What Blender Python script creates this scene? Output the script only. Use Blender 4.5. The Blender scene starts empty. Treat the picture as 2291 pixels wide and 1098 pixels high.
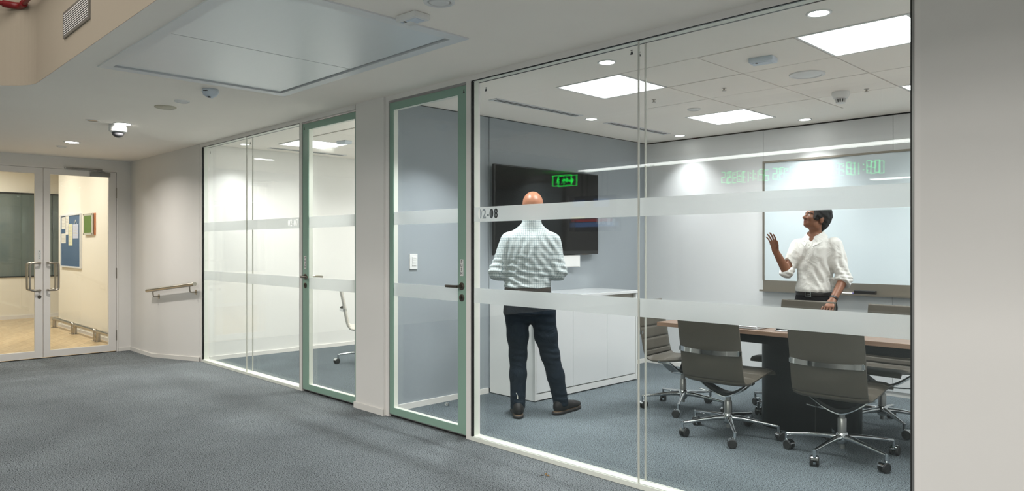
import bpy, bmesh, math, random
import numpy as np
from mathutils import Vector, Matrix
random.seed(7)
S = bpy.context.scene
COL = S.collection
PI = math.pi
R = math.radians

# ------------------------------------------------------------------ camera, world, exposure
CAMH = 1.33
cam = bpy.data.cameras.new('camera')
cam.sensor_fit = 'HORIZONTAL'; cam.sensor_width = 36.0; cam.lens = 36.0 * 1608 / 2291
cam.clip_start = 0.05; cam.clip_end = 100
co = bpy.data.objects.new('camera', cam); COL.objects.link(co)
co.location = (0, 0, CAMH); co.rotation_euler = (R(90), 0, R(45.39))
S.camera = co
S.view_settings.view_transform = 'Standard'; S.view_settings.look = 'None'
S.view_settings.gamma = 1; S.view_settings.exposure = 0.0
S.view_settings.use_curve_mapping = False
W = bpy.data.worlds.new('world'); S.world = W; W.use_nodes = True
W.node_tree.nodes['Background'].inputs[0].default_value = (0.8, 0.85, 0.9, 1)
W.node_tree.nodes['Background'].inputs[1].default_value = 0.03
PANEL_L, DOWN_L, LINE_L, HALL_L = 6.0, 20.0, 16.0, 9.0      # radiance of the lamps' diffusers
VOID_W, DOWN_W, SCALLOP_W, HALL_W, PANEL_W = 124.0, 9.0, 5.0, 29.0, 19.0         # watts of the area lights, the added hall fill first

def area(name, loc, sx, sy, watts, col=(1, 1, 1), rot=(0, 0, 0), spread=180, shape='RECTANGLE', parent=None):
    l = bpy.data.lights.new(name, 'AREA'); l.shape = shape; l.size = sx
    if shape in ('RECTANGLE', 'ELLIPSE'): l.size_y = sy
    l.energy = watts; l.color = col; l.spread = R(spread)
    o = bpy.data.objects.new(name, l); COL.objects.link(o); o.location = loc; o.rotation_euler = rot
    return o
# unseen lights added behind the camera for the corridor's gradient and left floor
for i, (lx, ly) in enumerate([(-5.0, -.35), (-1.5, -2.2), (1.2, -2.2)] + [(x, y) for y in (-5.0, -8.0) for x in (-2.0, .2, 2.4)]):
    area('hall_fill', (lx, ly, 4.15), 1.4, 2.4, VOID_W*(.35 if i == 0 else 1.05), (1.0, 0.975, 0.935))

# ------------------------------------------------------------------ materials
def srgb(r, g, b):
    f = lambda c: (c / 255 / 12.92) if c / 255 <= .04045 else ((c / 255 + .055) / 1.055) ** 2.4
    return (f(r), f(g), f(b), 1)
class NT:
    def __init__(s, name):
        s.m = bpy.data.materials.new(name); s.m.use_nodes = True
        s.t = s.m.node_tree; s.n = s.t.nodes; s.l = s.t.links
        s.b = s.n.get('Principled BSDF'); s.o = s.n.get('Material Output')
    def add(s, typ, **kw):
        n = s.n.new(typ)
        for k, v in kw.items():
            if k.startswith('i_'):
                key = k[2:]; key = int(key) if key.isdigit() else key.replace('_', ' ')
                n.inputs[key].default_value = v
            else: setattr(n, k, v)
        return n
    def link(s, a, b): s.l.new(a, b)
def pm(name, col, rough=.5, metal=0., spec=.5, emit=None, estr=0., var=0., vscale=8., bump=0., bscale=60., coat=0.):
    k = NT(name); b = k.b
    b.inputs['Base Color'].default_value = col; b.inputs['Roughness'].default_value = rough
    b.inputs['Metallic'].default_value = metal; b.inputs['Specular IOR Level'].default_value = spec
    if coat: b.inputs['Coat Weight'].default_value = coat
    if emit: b.inputs['Emission Color'].default_value = emit; b.inputs['Emission Strength'].default_value = estr
    if var or bump: tc = k.add('ShaderNodeTexCoord')
    if var:
        nz = k.add('ShaderNodeTexNoise', i_Scale=vscale, i_Detail=4.0); k.link(tc.outputs['Object'], nz.inputs['Vector'])
        mx = k.add('ShaderNodeMix', data_type='RGBA')
        mx.inputs[6].default_value = tuple(c * (1 - var) for c in col[:3]) + (1,)
        mx.inputs[7].default_value = tuple(min(1, c * (1 + var)) for c in col[:3]) + (1,)
        k.link(nz.outputs[0], mx.inputs[0]); k.link(mx.outputs[2], b.inputs['Base Color'])
    if bump:
        nz2 = k.add('ShaderNodeTexNoise', i_Scale=bscale, i_Detail=3.0); k.link(tc.outputs['Object'], nz2.inputs['Vector'])
        bp = k.add('ShaderNodeBump', i_Strength=bump, i_Distance=.01)
        k.link(nz2.outputs[0], bp.inputs['Height']); k.link(bp.outputs[0], b.inputs['Normal'])
    return k.m
def emis(name, col, s):
    k = NT(name); k.n.remove(k.b)
    e = k.add('ShaderNodeEmission', i_Color=col, i_Strength=s); k.link(e.outputs[0], k.o.inputs[0])
    return k.m
def glass(name, tint, refl=1.0):
    """clear pane: straight-through transmission with a mirror share that follows the viewing angle (Schlick)"""
    k = NT(name); k.n.remove(k.b)
    tr = k.add('ShaderNodeBsdfTransparent', i_Color=tint)
    gl = k.add('ShaderNodeBsdfGlossy', i_Roughness=0.0); gl.inputs['Color'].default_value = (.95, 1, .98, 1)
    lw = k.add('ShaderNodeLayerWeight', i_Blend=.5)
    p = k.add('ShaderNodeMath', operation='POWER'); p.inputs[1].default_value = 5.0
    k.link(lw.outputs['Facing'], p.inputs[0])
    m = k.add('ShaderNodeMath', operation='MULTIPLY_ADD'); m.inputs[1].default_value = .96 * refl; m.inputs[2].default_value = .04 * refl
    k.link(p.outputs[0], m.inputs[0])
    mx = k.add('ShaderNodeMixShader'); k.link(m.outputs[0], mx.inputs[0]); k.link(tr.outputs[0], mx.inputs[1]); k.link(gl.outputs[0], mx.inputs[2])
    k.link(mx.outputs[0], k.o.inputs[0])
    return k.m
def frosted():
    """sandblasted film: scatters what lies behind it into a blur and catches some light of its own"""
    k = NT('frosted_film'); k.n.remove(k.b)
    r = k.add('ShaderNodeBsdfRefraction', i_Color=(1, 1, 1, 1), i_Roughness=.38, i_IOR=1.3)
    a = k.add('ShaderNodeBsdfTranslucent', i_Color=srgb(248, 250, 249)); d = k.add('ShaderNodeBsdfDiffuse', i_Color=srgb(236, 240, 239))
    mx = k.add('ShaderNodeMixShader'); mx.inputs[0].default_value = .45
    m2 = k.add('ShaderNodeMixShader'); m2.inputs[0].default_value = .5
    k.link(a.outputs[0], mx.inputs[1]); k.link(d.outputs[0], mx.inputs[2])
    k.link(r.outputs[0], m2.inputs[1]); k.link(mx.outputs[0], m2.inputs[2]); k.link(m2.outputs[0], k.o.inputs[0])
    return k.m
def carpet(name, base, dark, light, sc=1.0):
    k = NT(name); tc = k.add('ShaderNodeTexCoord')
    n1 = k.add('ShaderNodeTexNoise', i_Scale=150. * sc, i_Detail=1.5, i_Roughness=.6); k.link(tc.outputs['Object'], n1.inputs['Vector'])
    cr = k.add('ShaderNodeValToRGB'); e = cr.color_ramp.elements
    e[0].position = .385; e[0].color = dark; e[1].position = .66; e[1].color = light
    x = e.new(.455); x.color = base; x = e.new(.58); x.color = base
    k.link(n1.outputs[0], cr.inputs[0])
    n2 = k.add('ShaderNodeTexNoise', i_Scale=1.6, i_Detail=3.0); k.link(tc.outputs['Object'], n2.inputs['Vector'])
    mr = k.add('ShaderNodeMapRange'); mr.inputs[1].default_value = .3; mr.inputs[2].default_value = .7; mr.inputs[3].default_value = .84; mr.inputs[4].default_value = 1.12
    k.link(n2.outputs[0], mr.inputs[0])
    mx = k.add('ShaderNodeMix', data_type='RGBA', blend_type='MULTIPLY'); mx.inputs[0].default_value = 1
    k.link(cr.outputs[0], mx.inputs[6]); k.link(mr.outputs[0], mx.inputs[7]); k.link(mx.outputs[2], k.b.inputs['Base Color'])
    n3 = k.add('ShaderNodeTexNoise', i_Scale=180. * sc, i_Detail=2.0); k.link(tc.outputs['Object'], n3.inputs['Vector'])
    bp = k.add('ShaderNodeBump', i_Strength=.5, i_Distance=.008); k.link(n3.outputs[0], bp.inputs['Height']); k.link(bp.outputs[0], k.b.inputs['Normal'])
    k.b.inputs['Roughness'].default_value = 1; k.b.inputs['Specular IOR Level'].default_value = .1
    return k.m
def wood(name, c0, c1, scale=(1, 12, 12), planks=False, rough=.4):
    k = NT(name); tc = k.add('ShaderNodeTexCoord'); mp = k.add('ShaderNodeMapping'); mp.inputs['Scale'].default_value = scale
    k.link(tc.outputs['Object'], mp.inputs[0])
    nz = k.add('ShaderNodeTexNoise', i_Scale=3.0, i_Detail=6.0, i_Distortion=.6); k.link(mp.outputs[0], nz.inputs['Vector'])
    cr = k.add('ShaderNodeValToRGB'); e = cr.color_ramp.elements; e[0].position = .3; e[0].color = c0; e[1].position = .7; e[1].color = c1
    k.link(nz.outputs[0], cr.inputs[0])
    out = cr.outputs[0]
    if planks:
        br = k.add('ShaderNodeTexBrick', i_Scale=1.0); br.inputs['Color1'].default_value = (.86, .86, .86, 1); br.inputs['Color2'].default_value = (1.05, 1.05, 1.05, 1)
        br.inputs['Mortar'].default_value = (.7, .66, .6, 1); br.inputs['Mortar Size'].default_value = .004
        br.inputs['Brick Width'].default_value = 1.2; br.inputs['Row Height'].default_value = .16
        m2 = k.add('ShaderNodeMapping'); m2.inputs['Rotation'].default_value = (0, 0, R(28)); k.link(tc.outputs['Object'], m2.inputs[0]); k.link(m2.outputs[0], br.inputs[0])
        mx = k.add('ShaderNodeMix', data_type='RGBA', blend_type='MULTIPLY'); mx.inputs[0].default_value = 1
        k.link(out, mx.inputs[6]); k.link(br.outputs[0], mx.inputs[7]); out = mx.outputs[2]
    k.link(out, k.b.inputs['Base Color']); k.b.inputs['Roughness'].default_value = rough
    return k.m
def brushed(name, col, rough=.32):
    k = NT(name); tc = k.add('ShaderNodeTexCoord'); mp = k.add('ShaderNodeMapping'); mp.inputs['Scale'].default_value = (1.2, 22, 22)
    k.link(tc.outputs['Object'], mp.inputs[0])
    nz = k.add('ShaderNodeTexNoise', i_Scale=3.0, i_Detail=5.0); k.link(mp.outputs[0], nz.inputs['Vector'])
    mr = k.add('ShaderNodeMapRange'); mr.inputs[3].default_value = rough - .05; mr.inputs[4].default_value = rough + .08
    k.link(nz.outputs[0], mr.inputs[0]); k.link(mr.outputs[0], k.b.inputs['Roughness'])
    k.b.inputs['Base Color'].default_value = col; k.b.inputs['Metallic'].default_value = .35
    return k.m

M = dict(
    ceil=pm('ceiling_paint', srgb(254, 247, 238), .9, spec=.2, var=.02, vscale=3),
    wall=pm('wall_paint', srgb(233, 230, 226), .85, spec=.25, var=.015, vscale=4, bump=.02, bscale=120),
    fascia=pm('fascia_paint', srgb(164, 152, 135), .9, spec=.2, var=.02, vscale=2),
    hallgrey=pm('dark_hall_paint', srgb(116, 114, 111), .9, spec=.2, var=.05, vscale=2),
    roomwall=pm('room_wall_white', srgb(217, 218, 218), .8, spec=.3, var=.01),
    fabric=pm('grey_blue_fabric_panel', srgb(156, 163, 168), .9, spec=.2, var=.05, vscale=40, bump=.05, bscale=300),
    sidewall=pm('side_room_white', srgb(236, 235, 231), .8, spec=.3, var=.01),
    laminate=pm('white_gloss_laminate', srgb(226, 227, 227), .12, spec=.5, coat=.3),
    base=pm('baseboard_paint', srgb(234, 231, 226), .5),
    frame=pm('white_frame_aluminium', srgb(236, 232, 228), .4, spec=.4),
    reveal=pm('cream_reveal', srgb(232, 234, 224), .5, spec=.4),
    gasket=pm('black_gasket', srgb(28, 28, 27), .6),
    seal=pm('pale_silicone', srgb(206, 205, 196), .4),
    green=pm('green_backpainted_glass', srgb(142, 172, 156), .25, spec=.35, coat=.0),
    glass=glass('clear_glass', (.988, .996, .991, 1), .5),
    hallglass=glass('door_glass', (.98, .985, .975, 1)),
    frost=frosted(),
    carpet_c=carpet('corridor_carpet', srgb(124, 130, 133), srgb(22, 24, 26), srgb(158, 165, 169)),
    carpet_r=carpet('room_carpet', srgb(100, 108, 112), srgb(20, 25, 29), srgb(132, 141, 146)),
    steel=pm('brushed_steel', srgb(176, 170, 160), .28, metal=1.),
    darksteel=pm('satin_dark_steel', srgb(120, 112, 104), .3, metal=1.),
    chrome=pm('polished_chrome', srgb(205, 208, 210), .08, metal=1.),
    alu=pm('grey_aluminium', srgb(150, 150, 148), .35, metal=.8),
    panelmetal=brushed('brushed_panel_metal', srgb(222, 227, 230), .36),
    panelframe=pm('access_frame_metal', srgb(226, 228, 229), .45, metal=.1),
    black=pm('black_plastic', srgb(22, 22, 23), .45),
    gloss=pm('gloss_black_screen', srgb(12, 11, 12), .08, spec=.22),
    bezel=pm('black_bezel', srgb(20, 20, 21), .3),
    plastic=pm('white_plastic', srgb(228, 228, 226), .45),
    bluewhite=pm('cool_white_plastic', srgb(205, 214, 224), .45),
    leather=pm('taupe_leather', srgb(84, 79, 70), .5, spec=.3, var=.04, vscale=30, bump=.06, bscale=220),
    leather_lit=pm('pale_greige_leather', srgb(196, 192, 183), .5, spec=.4, var=.03, vscale=30),  # chair leather again, paled in its colour for bright side light
    blackbase=pm('table_base_black', srgb(14, 15, 16), .35, spec=.25),
    rubber=pm('black_rubber', srgb(32, 31, 31), .6),
    smoked=pm('smoked_dome', srgb(84, 84, 88), .06, spec=.6),
    oldspk=pm('aged_cream_plastic', srgb(196, 190, 172), .6),
    red=pm('red_pipe_paint', srgb(120, 16, 20), .4),
    wboard=pm('white_glass_board', srgb(208, 219, 223), .1, spec=.5),
    boardframe=pm('whiteboard_metal_frame', srgb(150, 143, 132), .35, metal=.7),
    pinboard=pm('blue_felt_board', srgb(72, 98, 128), .95, spec=.1, var=.06, vscale=60),
    paper=pm('white_paper', srgb(226, 224, 214), .8),
    paper_y=pm('yellowish_paper', srgb(222, 220, 180), .8),
    paper_b=pm('bluish_paper', srgb(196, 202, 222), .8),
    greenart=pm('green_print', srgb(96, 128, 40), .4, var=.35, vscale=25),
    clear=pm('acrylic_edge', srgb(206, 206, 190), .15),
    orange=pm('orange_backing', srgb(205, 120, 60), .6),
    darkglass=pm('dark_hallway_glass', srgb(104, 116, 112), .05, spec=.6, var=.12, vscale=1.2),
    hallwall=pm('hallway_cream_wall', srgb(240, 235, 220), .7, spec=.3),
    hallwood=wood('pale_oak_floor', srgb(206, 178, 136), srgb(226, 204, 164), (1.2, 9, 9), True, .35),
    tabletop=wood('walnut_table_veneer', srgb(104, 82, 67), srgb(138, 112, 93), (1.4, 14, 14), False, .35),
    letters=pm('grey_letters', srgb(70, 70, 70), .6),
    silver=pm('silver_laptop_shell', srgb(205, 208, 212), .3, metal=.6),
    panel_light=emis('panel_diffuser', (1, 1, 1, 1), PANEL_L),
    down_light=emis('downlight_lens', (1, .985, .95, 1), DOWN_L),
    line_light=emis('line_light_diffuser', (1, .985, .96, 1), LINE_L),
    hall_light=emis('hallway_lens', (1, .88, .68, 1), HALL_L),
    exit_green=emis('exit_sign_green', srgb(10, 235, 70), 14.0),
    led_green=emis('clock_led_green', srgb(40, 235, 130), 9.0),
    scr_blue=emis('screen_blue', srgb(60, 90, 140), 4.0), scr_red=emis('screen_red', srgb(150, 40, 50), 4.0),
    scr_white=emis('screen_white', srgb(190, 200, 215), 4.0), scr_yellow=emis('screen_yellow', srgb(200, 180, 60), 4.0),
    scr_dark=emis('screen_dark', srgb(25, 32, 48), 1.0),
)

# ------------------------------------------------------------------ object helpers
ORG = {}
def props(o, label=None, cat=None, group=None, kind=None):
    if label: o['label'] = label
    if cat: o['category'] = cat
    if group: o['group'] = group
    if kind: o['kind'] = kind
    return o
def root(name, loc, label=None, cat=None, group=None, kind=None):
    o = bpy.data.objects.new(name, None); o.empty_display_size = .1
    COL.objects.link(o); o.location = loc; ORG[o.name] = Vector(loc)
    return props(o, label, cat, group, kind)
class MB:
    def __init__(s): s.bm = bmesh.new()
    def box(s, x0, x1, y0, y1, z0, z1, bev=0.):
        x0, x1 = sorted((x0, x1)); y0, y1 = sorted((y0, y1)); z0, z1 = sorted((z0, z1))
        v = [s.bm.verts.new(p) for p in ((x0,y0,z0),(x1,y0,z0),(x1,y1,z0),(x0,y1,z0),(x0,y0,z1),(x1,y0,z1),(x1,y1,z1),(x0,y1,z1))]
        fs = [s.bm.faces.new([v[i] for i in f]) for f in ((3,2,1,0),(4,5,6,7),(0,1,5,4),(1,2,6,5),(2,3,7,6),(3,0,4,7))]
        if bev:
            es = list({e for f in fs for e in f.edges})
            bmesh.ops.bevel(s.bm, geom=es, offset=bev, segments=2, profile=.5, affect='EDGES')
        return s
    def ring_xz(s, x0, x1, z0, z1, wl, wr, wb, wt, y0, y1):
        """rectangular frame in the x-z plane"""
        o = ((x0, z0), (x1, z0), (x1, z1), (x0, z1)); i = ((x0+wl, z0+wb), (x1-wr, z0+wb), (x1-wr, z1-wt), (x0+wl, z1-wt))
        vs = [[s.bm.verts.new((p[0], y, p[1])) for p in q] for y in (y0, y1) for q in (o, i)]
        a, b, c, d = vs
        for k in range(4):
            j = (k+1) % 4
            for f in ((a[k],a[j],b[j],b[k]), (c[j],c[k],d[k],d[j]), (a[j],a[k],c[k],c[j]), (b[k],b[j],d[j],d[k])): s.bm.faces.new(f)
        return s
    def ring_yz(s, y0, y1, z0, z1, w0, w1, wb, wt, xa, xb):
        n = len(s.bm.verts); s.ring_xz(y0, y1, z0, z1, w0, w1, wb, wt, xa, xb); s.bm.verts.ensure_lookup_table()
        for v in s.bm.verts[n:]: v.co = Vector((v.co.y, v.co.x, v.co.z))
        return s
    def cyl(s, p0, p1, r0, r1=None, n=20, caps=True):
        r1 = r0 if r1 is None else r1
        p0 = Vector(p0); p1 = Vector(p1); d = (p1 - p0).normalized()
        u = d.orthogonal().normalized(); w = d.cross(u)
        A = [s.bm.verts.new(p0 + (u*math.cos(2*PI*k/n) + w*math.sin(2*PI*k/n))*r0) for k in range(n)]
        B = [s.bm.verts.new(p1 + (u*math.cos(2*PI*k/n) + w*math.sin(2*PI*k/n))*r1) for k in range(n)]
        for k in range(n): s.bm.faces.new((A[k], A[(k+1)%n], B[(k+1)%n], B[k]))
        if caps: s.bm.faces.new(A[::-1]); s.bm.faces.new(B)
        return s
    def tube(s, pts, r, n=12, caps=True, sub=0):
        P = [Vector(p) for p in pts]
        if sub:
            Q = []
            for i in range(len(P)-1):
                a, b, c, d = P[max(i-1,0)], P[i], P[i+1], P[min(i+2,len(P)-1)]
                for k in range(sub):
                    t = k/sub
                    Q.append(.5*((2*b)+(c-a)*t+(2*a-5*b+4*c-d)*t*t+(3*b-a-3*c+d)*t**3))
            P = Q + [P[-1]]
        rs = r if isinstance(r, (list, tuple)) else [r]*len(P)
        T = [(P[min(i+1,len(P)-1)]-P[max(i-1,0)]).normalized() for i in range(len(P))]
        u = T[0].orthogonal().normalized(); rings = []
        for i, p in enumerate(P):
            u = (u - T[i]*u.dot(T[i])).normalized(); w = T[i].cross(u)
            rings.append([s.bm.verts.new(p + (u*math.cos(2*PI*k/n)+w*math.sin(2*PI*k/n))*rs[i]) for k in range(n)])
        for a, b in zip(rings, rings[1:]):
            for k in range(n): s.bm.faces.new((a[k], a[(k+1)%n], b[(k+1)%n], b[k]))
        if caps: s.bm.faces.new(rings[0][::-1]); s.bm.faces.new(rings[-1])
        return s
    def lathe(s, prof, c=(0,0,0), n=28, axis='z'):
        """prof: list of (r, h)"""
        rings = []
        for r, h in prof:
            ring = []
            for k in range(n if r > 1e-6 else 1):
                a = 2*PI*k/n; p = (r*math.cos(a), r*math.sin(a), h)
                if axis == 'y': p = (p[0], h, p[1])
                if axis == 'x': p = (h, p[0], p[1])
                ring.append(s.bm.verts.new((p[0]+c[0], p[1]+c[1], p[2]+c[2])))
            rings.append(ring)
        for a, b in zip(rings, rings[1:]):
            for k in range(n):
                j = (k+1) % n
                if len(a) == 1 and len(b) == 1: continue
                if len(a) == 1: s.bm.faces.new((a[0], b[k], b[j]))
                elif len(b) == 1: s.bm.faces.new((a[k], a[j], b[0]))
                else: s.bm.faces.new((a[k], a[j], b[j], b[k]))
        return s
    def prism(s, pts, z0, z1):
        A = [s.bm.verts.new((p[0], p[1], z0)) for p in pts]; B = [s.bm.verts.new((p[0], p[1], z1)) for p in pts]
        n = len(pts); s.bm.faces.new(A[::-1]); s.bm.faces.new(B)
        for k in range(n): s.bm.faces.new((A[k], A[(k+1)%n], B[(k+1)%n], B[k]))
        return s
    def poly(s, pts): s.bm.faces.new([s.bm.verts.new(p) for p in pts]); return s
    def xf(s, m):
        bmesh.ops.transform(s.bm, matrix=m, verts=list(s.bm.verts)); return s
    def build(s, name, mat, parent=None, loc=None, smooth=False, **kw):
        bmesh.ops.recalc_face_normals(s.bm, faces=list(s.bm.faces))
        me = bpy.data.meshes.new(name)
        if parent is not None: org = ORG[parent.name]
        elif loc == 'base':
            xs = [v.co for v in s.bm.verts]
            org = Vector(((min(p.x for p in xs)+max(p.x for p in xs))/2, (min(p.y for p in xs)+max(p.y for p in xs))/2, min(p.z for p in xs)))
        else: org = Vector(loc) if loc is not None else Vector((0,0,0))
        for v in s.bm.verts: v.co -= org
        s.bm.to_mesh(me); s.bm.free()
        for mm in (mat if isinstance(mat, (list, tuple)) else [mat]): me.materials.append(mm)
        if smooth:
            for p in me.polygons: p.use_smooth = True
            if smooth is not True:
                try: me.set_sharp_from_angle(angle=R(smooth))
                except Exception: pass
        o = bpy.data.objects.new(name, me); COL.objects.link(o); ORG[o.name] = org
        if parent is not None: o.parent = parent
        else: o.location = org
        return props(o, **kw)
def B(name, mat, *b, parent=None, bev=0., **kw):
    m = MB(); m.box(*b, bev=bev); return m.build(name, mat, parent, **kw)
def struct(name, mat, *boxes, **kw):
    m = MB()
    for b in boxes: m.box(*b)
    return m.build(name, mat, kind='structure', **kw)
def dup(o, parent=None):
    c = o.copy(); COL.objects.link(c); c.parent = parent
    if o.name in ORG: ORG[c.name] = ORG[o.name]
    for ch in o.children: dup(ch, c)
    return c
def text_mesh(txt, size, bold=0., sx=1., space=1., line=1.0, depth=0.002):
    cu = bpy.data.curves.new('text', 'FONT'); cu.body = txt; cu.size = size; cu.align_x = 'CENTER'; cu.align_y = 'CENTER'
    cu.offset = bold; cu.extrude = depth/2; cu.space_character = space; cu.space_line = line; cu.resolution_u = 4
    ob = bpy.data.objects.new('text', cu); COL.objects.link(ob)
    dg = bpy.context.evaluated_depsgraph_get(); me = bpy.data.meshes.new_from_object(ob.evaluated_get(dg))
    bpy.data.objects.remove(ob); bpy.data.curves.remove(cu)
    bm = bmesh.new(); bm.from_mesh(me); bpy.data.meshes.remove(me)
    bmesh.ops.scale(bm, vec=(sx, 1, 1), verts=bm.verts)
    return bm
def text_obj(name, txt, size, mat, m, parent, **kw):
    """m places text drawn in x-y (z out of the face)"""
    tk = {k: kw.pop(k) for k in list(kw) if k in ('bold', 'sx', 'space', 'line', 'depth')}
    b = MB(); b.bm.free(); b.bm = text_mesh(txt, size, **tk); b.xf(m)
    return b.build(name, mat, parent, **kw)
FACE_S = lambda p: Matrix.Translation(p) @ Matrix.Rotation(R(90), 4, 'X')                       # faces -y
FACE_E = lambda p: Matrix.Translation(p) @ Matrix.Rotation(R(90), 4, 'Z') @ Matrix.Rotation(R(90), 4, 'X')   # faces +x
FACE_N = lambda p: Matrix.Translation(p) @ Matrix.Rotation(R(180), 4, 'Z') @ Matrix.Rotation(R(90), 4, 'X')  # faces +y

# ------------------------------------------------------------------ the setting
GY = 3.258            # outer face of the glass
CZ = 2.494            # ceilings
TX = -4.78            # wall with the screen
RY = 6.867            # back walls of both rooms
DX = -10.85           # wall with the double door
RX = 0.07             # hidden right wall of the meeting room
LX = -8.38            # left wall of the side room
FZ = -.125            # lower floor at the double door

m = MB()              # corridor carpet with its ramp
prof = [(3.6, 0), (-8.38, 0), (-9.975, FZ), (DX - .05, FZ)]
for y0, y1 in ((-10.5, GY + .03),):
    for (xa, za), (xb, zb) in zip(prof, prof[1:]):
        m.poly([(xa, y0, za), (xb, y0, zb), (xb, y1, zb), (xa, y1, za)])
m.build('corridor_floor', M['carpet_c'], kind='structure')
struct('meeting_room_floor', M['carpet_r'], (TX - .3, RX + .1, GY + .03, RY + .1, -.1, 0))
struct('side_room_floor', M['carpet_r'], (LX - .1, TX - .3, GY + .03, RY + .1, -.1, 0))
struct('hallway_floor', M['hallwood'], (-18.2, DX - .05, -2.5, 6.5, FZ - .1, FZ))

# corridor ceiling with a hole for the access hatch, rounded edge towards the tall hall
HX0, HX1, HY0, HY1 = -5.20, -3.05, 1.37, 2.65
EY = 1.195
m = MB()
for b in ((DX, HX0, EY, GY+.03), (HX1, 3.6, EY, GY+.03), (HX0, HX1, EY, HY0), (HX0, HX1, HY1, GY+.03), (DX, -6.385, -10.5, EY)):
    m.box(*b, CZ, CZ + .12)
arc = [(-6.035 - .35*math.cos(a), EY - .35 + .35*math.sin(a)) for a in [R(t) for t in range(0, 91, 6)]]
m.prism([(-6.385, EY)] + arc, CZ, CZ + .12)
m.build('ceiling', M['ceil'], kind='structure')
m = MB()
path = [(3.6, EY - .003)] + [(a + .002, b - .002) for a, b in arc[::-1]] + [(-6.382, -10.5)]
for (xa, ya), (xb, yb) in zip(path, path[1:]):
    m.poly([(xa, ya, CZ), (xb, yb, CZ), (xb, yb, 4.2), (xa, ya, 4.2)])
m.build('wall_bulkhead', M['fascia'], kind='structure', smooth=40)
struct('tall_hall_ceiling', M['hallgrey'], (-6.5, 3.7, -10.6, EY + .1, 4.2, 4.3))
struct('wall_office', M['hallgrey'], (-10.95, 3.7, -10.6, -10.5, -.2, 4.3), (3.6, 3.7, -10.5, GY + .3, -.2, 4.3), (-10.95, -10.85, -10.5, -9, -.2, 2.6))
struct('wall_door_side', M['wall'], (DX - .12, DX, -10.5, 1.30, FZ - .1, CZ + .1), (DX - .12, DX, 3.085, GY + .2, FZ - .1, CZ + .1),
       (DX - .12, DX, 1.30, 3.085, 2.352, CZ + .1))
struct('wall_handrail', M['wall'], (DX - .1, -8.40, 3.245, 3.36, FZ - .1, CZ + .05))
struct('wall_right', M['wall'], (-.918, 3.6, 3.25, 3.36, -.05, CZ + .06))
struct('wall_pier', M['wall'], (-5.104, -4.705, 3.232, 3.345, -.02, CZ + .02))

# meeting room and side room shells
struct('wall_back', M['roomwall'], (TX - .3, RX + .1, RY, RY + .12, -.05, CZ + .1))
w = struct('wall_screen_side', M['fabric'], (TX - .2, TX, 3.335, RY + .05, -.05, CZ + .05))
struct('wall_room_end', M['roomwall'], (RX, RX + .12, 3.34, RY + .1, -.05, CZ + .1))
struct('side_room_wall', M['sidewall'], (LX - .12, LX, 3.34, RY + .1, -.05, CZ + .1), (LX - .12, TX - .3, RY, RY + .12, -.05, CZ + .1),
       (-5.24, -5.12, 3.345, RY + .05, -.05, CZ + .05))
gy = [3.94, 4.525, 5.11, 5.695, 6.28]; gx = [-3.545, -2.955, -2.365, -1.755, -1.165, -.575]
LIGHTS = ((0, 0), (0, 3), (3, 0), (3, 3))
struct('meeting_room_ceiling', M['ceil'], (TX, RX, GY+.03, gy[0], CZ, CZ+.1), (TX, RX, gy[-1], RY, CZ, CZ+.1), (TX, gx[0], gy[0], gy[-1], CZ, CZ+.1),
       (gx[-1], RX, gy[0], gy[-1], CZ, CZ+.1), (gx[0], gx[-1], gy[0], gy[-1], CZ+.05, CZ+.1))
cr = bpy.data.objects['meeting_room_ceiling']
B('tile_gap_shade', M['gasket'], gx[0], gx[-1], gy[0], gy[-1], CZ + .045, CZ + .0505, parent=cr)  # black sheet put in so the gaps between tiles look shaded
tile_mesh = None
for i in range(5):
    for j in range(4):
        if (i, j) in LIGHTS: continue
        g = .006
        B('ceiling_tile', M['ceil'], gx[i]+g, gx[i+1]-g, gy[j]+g, gy[j+1]-g, CZ - .002 + random.uniform(-.0012, .0012), CZ + .02, parent=cr)
sgx = [-8.38, -7.79, -7.20, -6.61, -6.02, -5.43]; sgy = gy
struct('side_room_ceiling', M['ceil'], (LX, -5.12, GY+.03, gy[0]-.07, CZ, CZ+.1), (LX, -5.12, gy[-1], RY, CZ, CZ+.1), (LX, -7.78, gy[0]-.07, gy[-1], CZ, CZ+.1),
       (-7.78, -5.12, gy[0]-.07, gy[-1], CZ+.05, CZ+.1))
cs = bpy.data.objects['side_room_ceiling']
B('tile_gap_shade', M['gasket'], -7.78, -5.12, gy[0]-.07, gy[-1], CZ + .045, CZ + .0505, parent=cs)  # same painted dark behind the side room's tile gaps
sx_ = [-7.78, -7.20, -6.61, -6.02, -5.43, -5.13]; sy_ = [3.89, 4.475, 5.06, 5.645, 6.28]
for i in range(5):
    for j in range(4):
        if (i, j) in ((0, 0), (0, 3), (3, 0), (3, 3)): continue
        B('ceiling_tile', M['ceil'], sx_[i]+.003, sx_[i+1]-.003, sy_[j]+.003, sy_[j+1]-.003, CZ - .002, CZ + .02, parent=cs)

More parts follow.
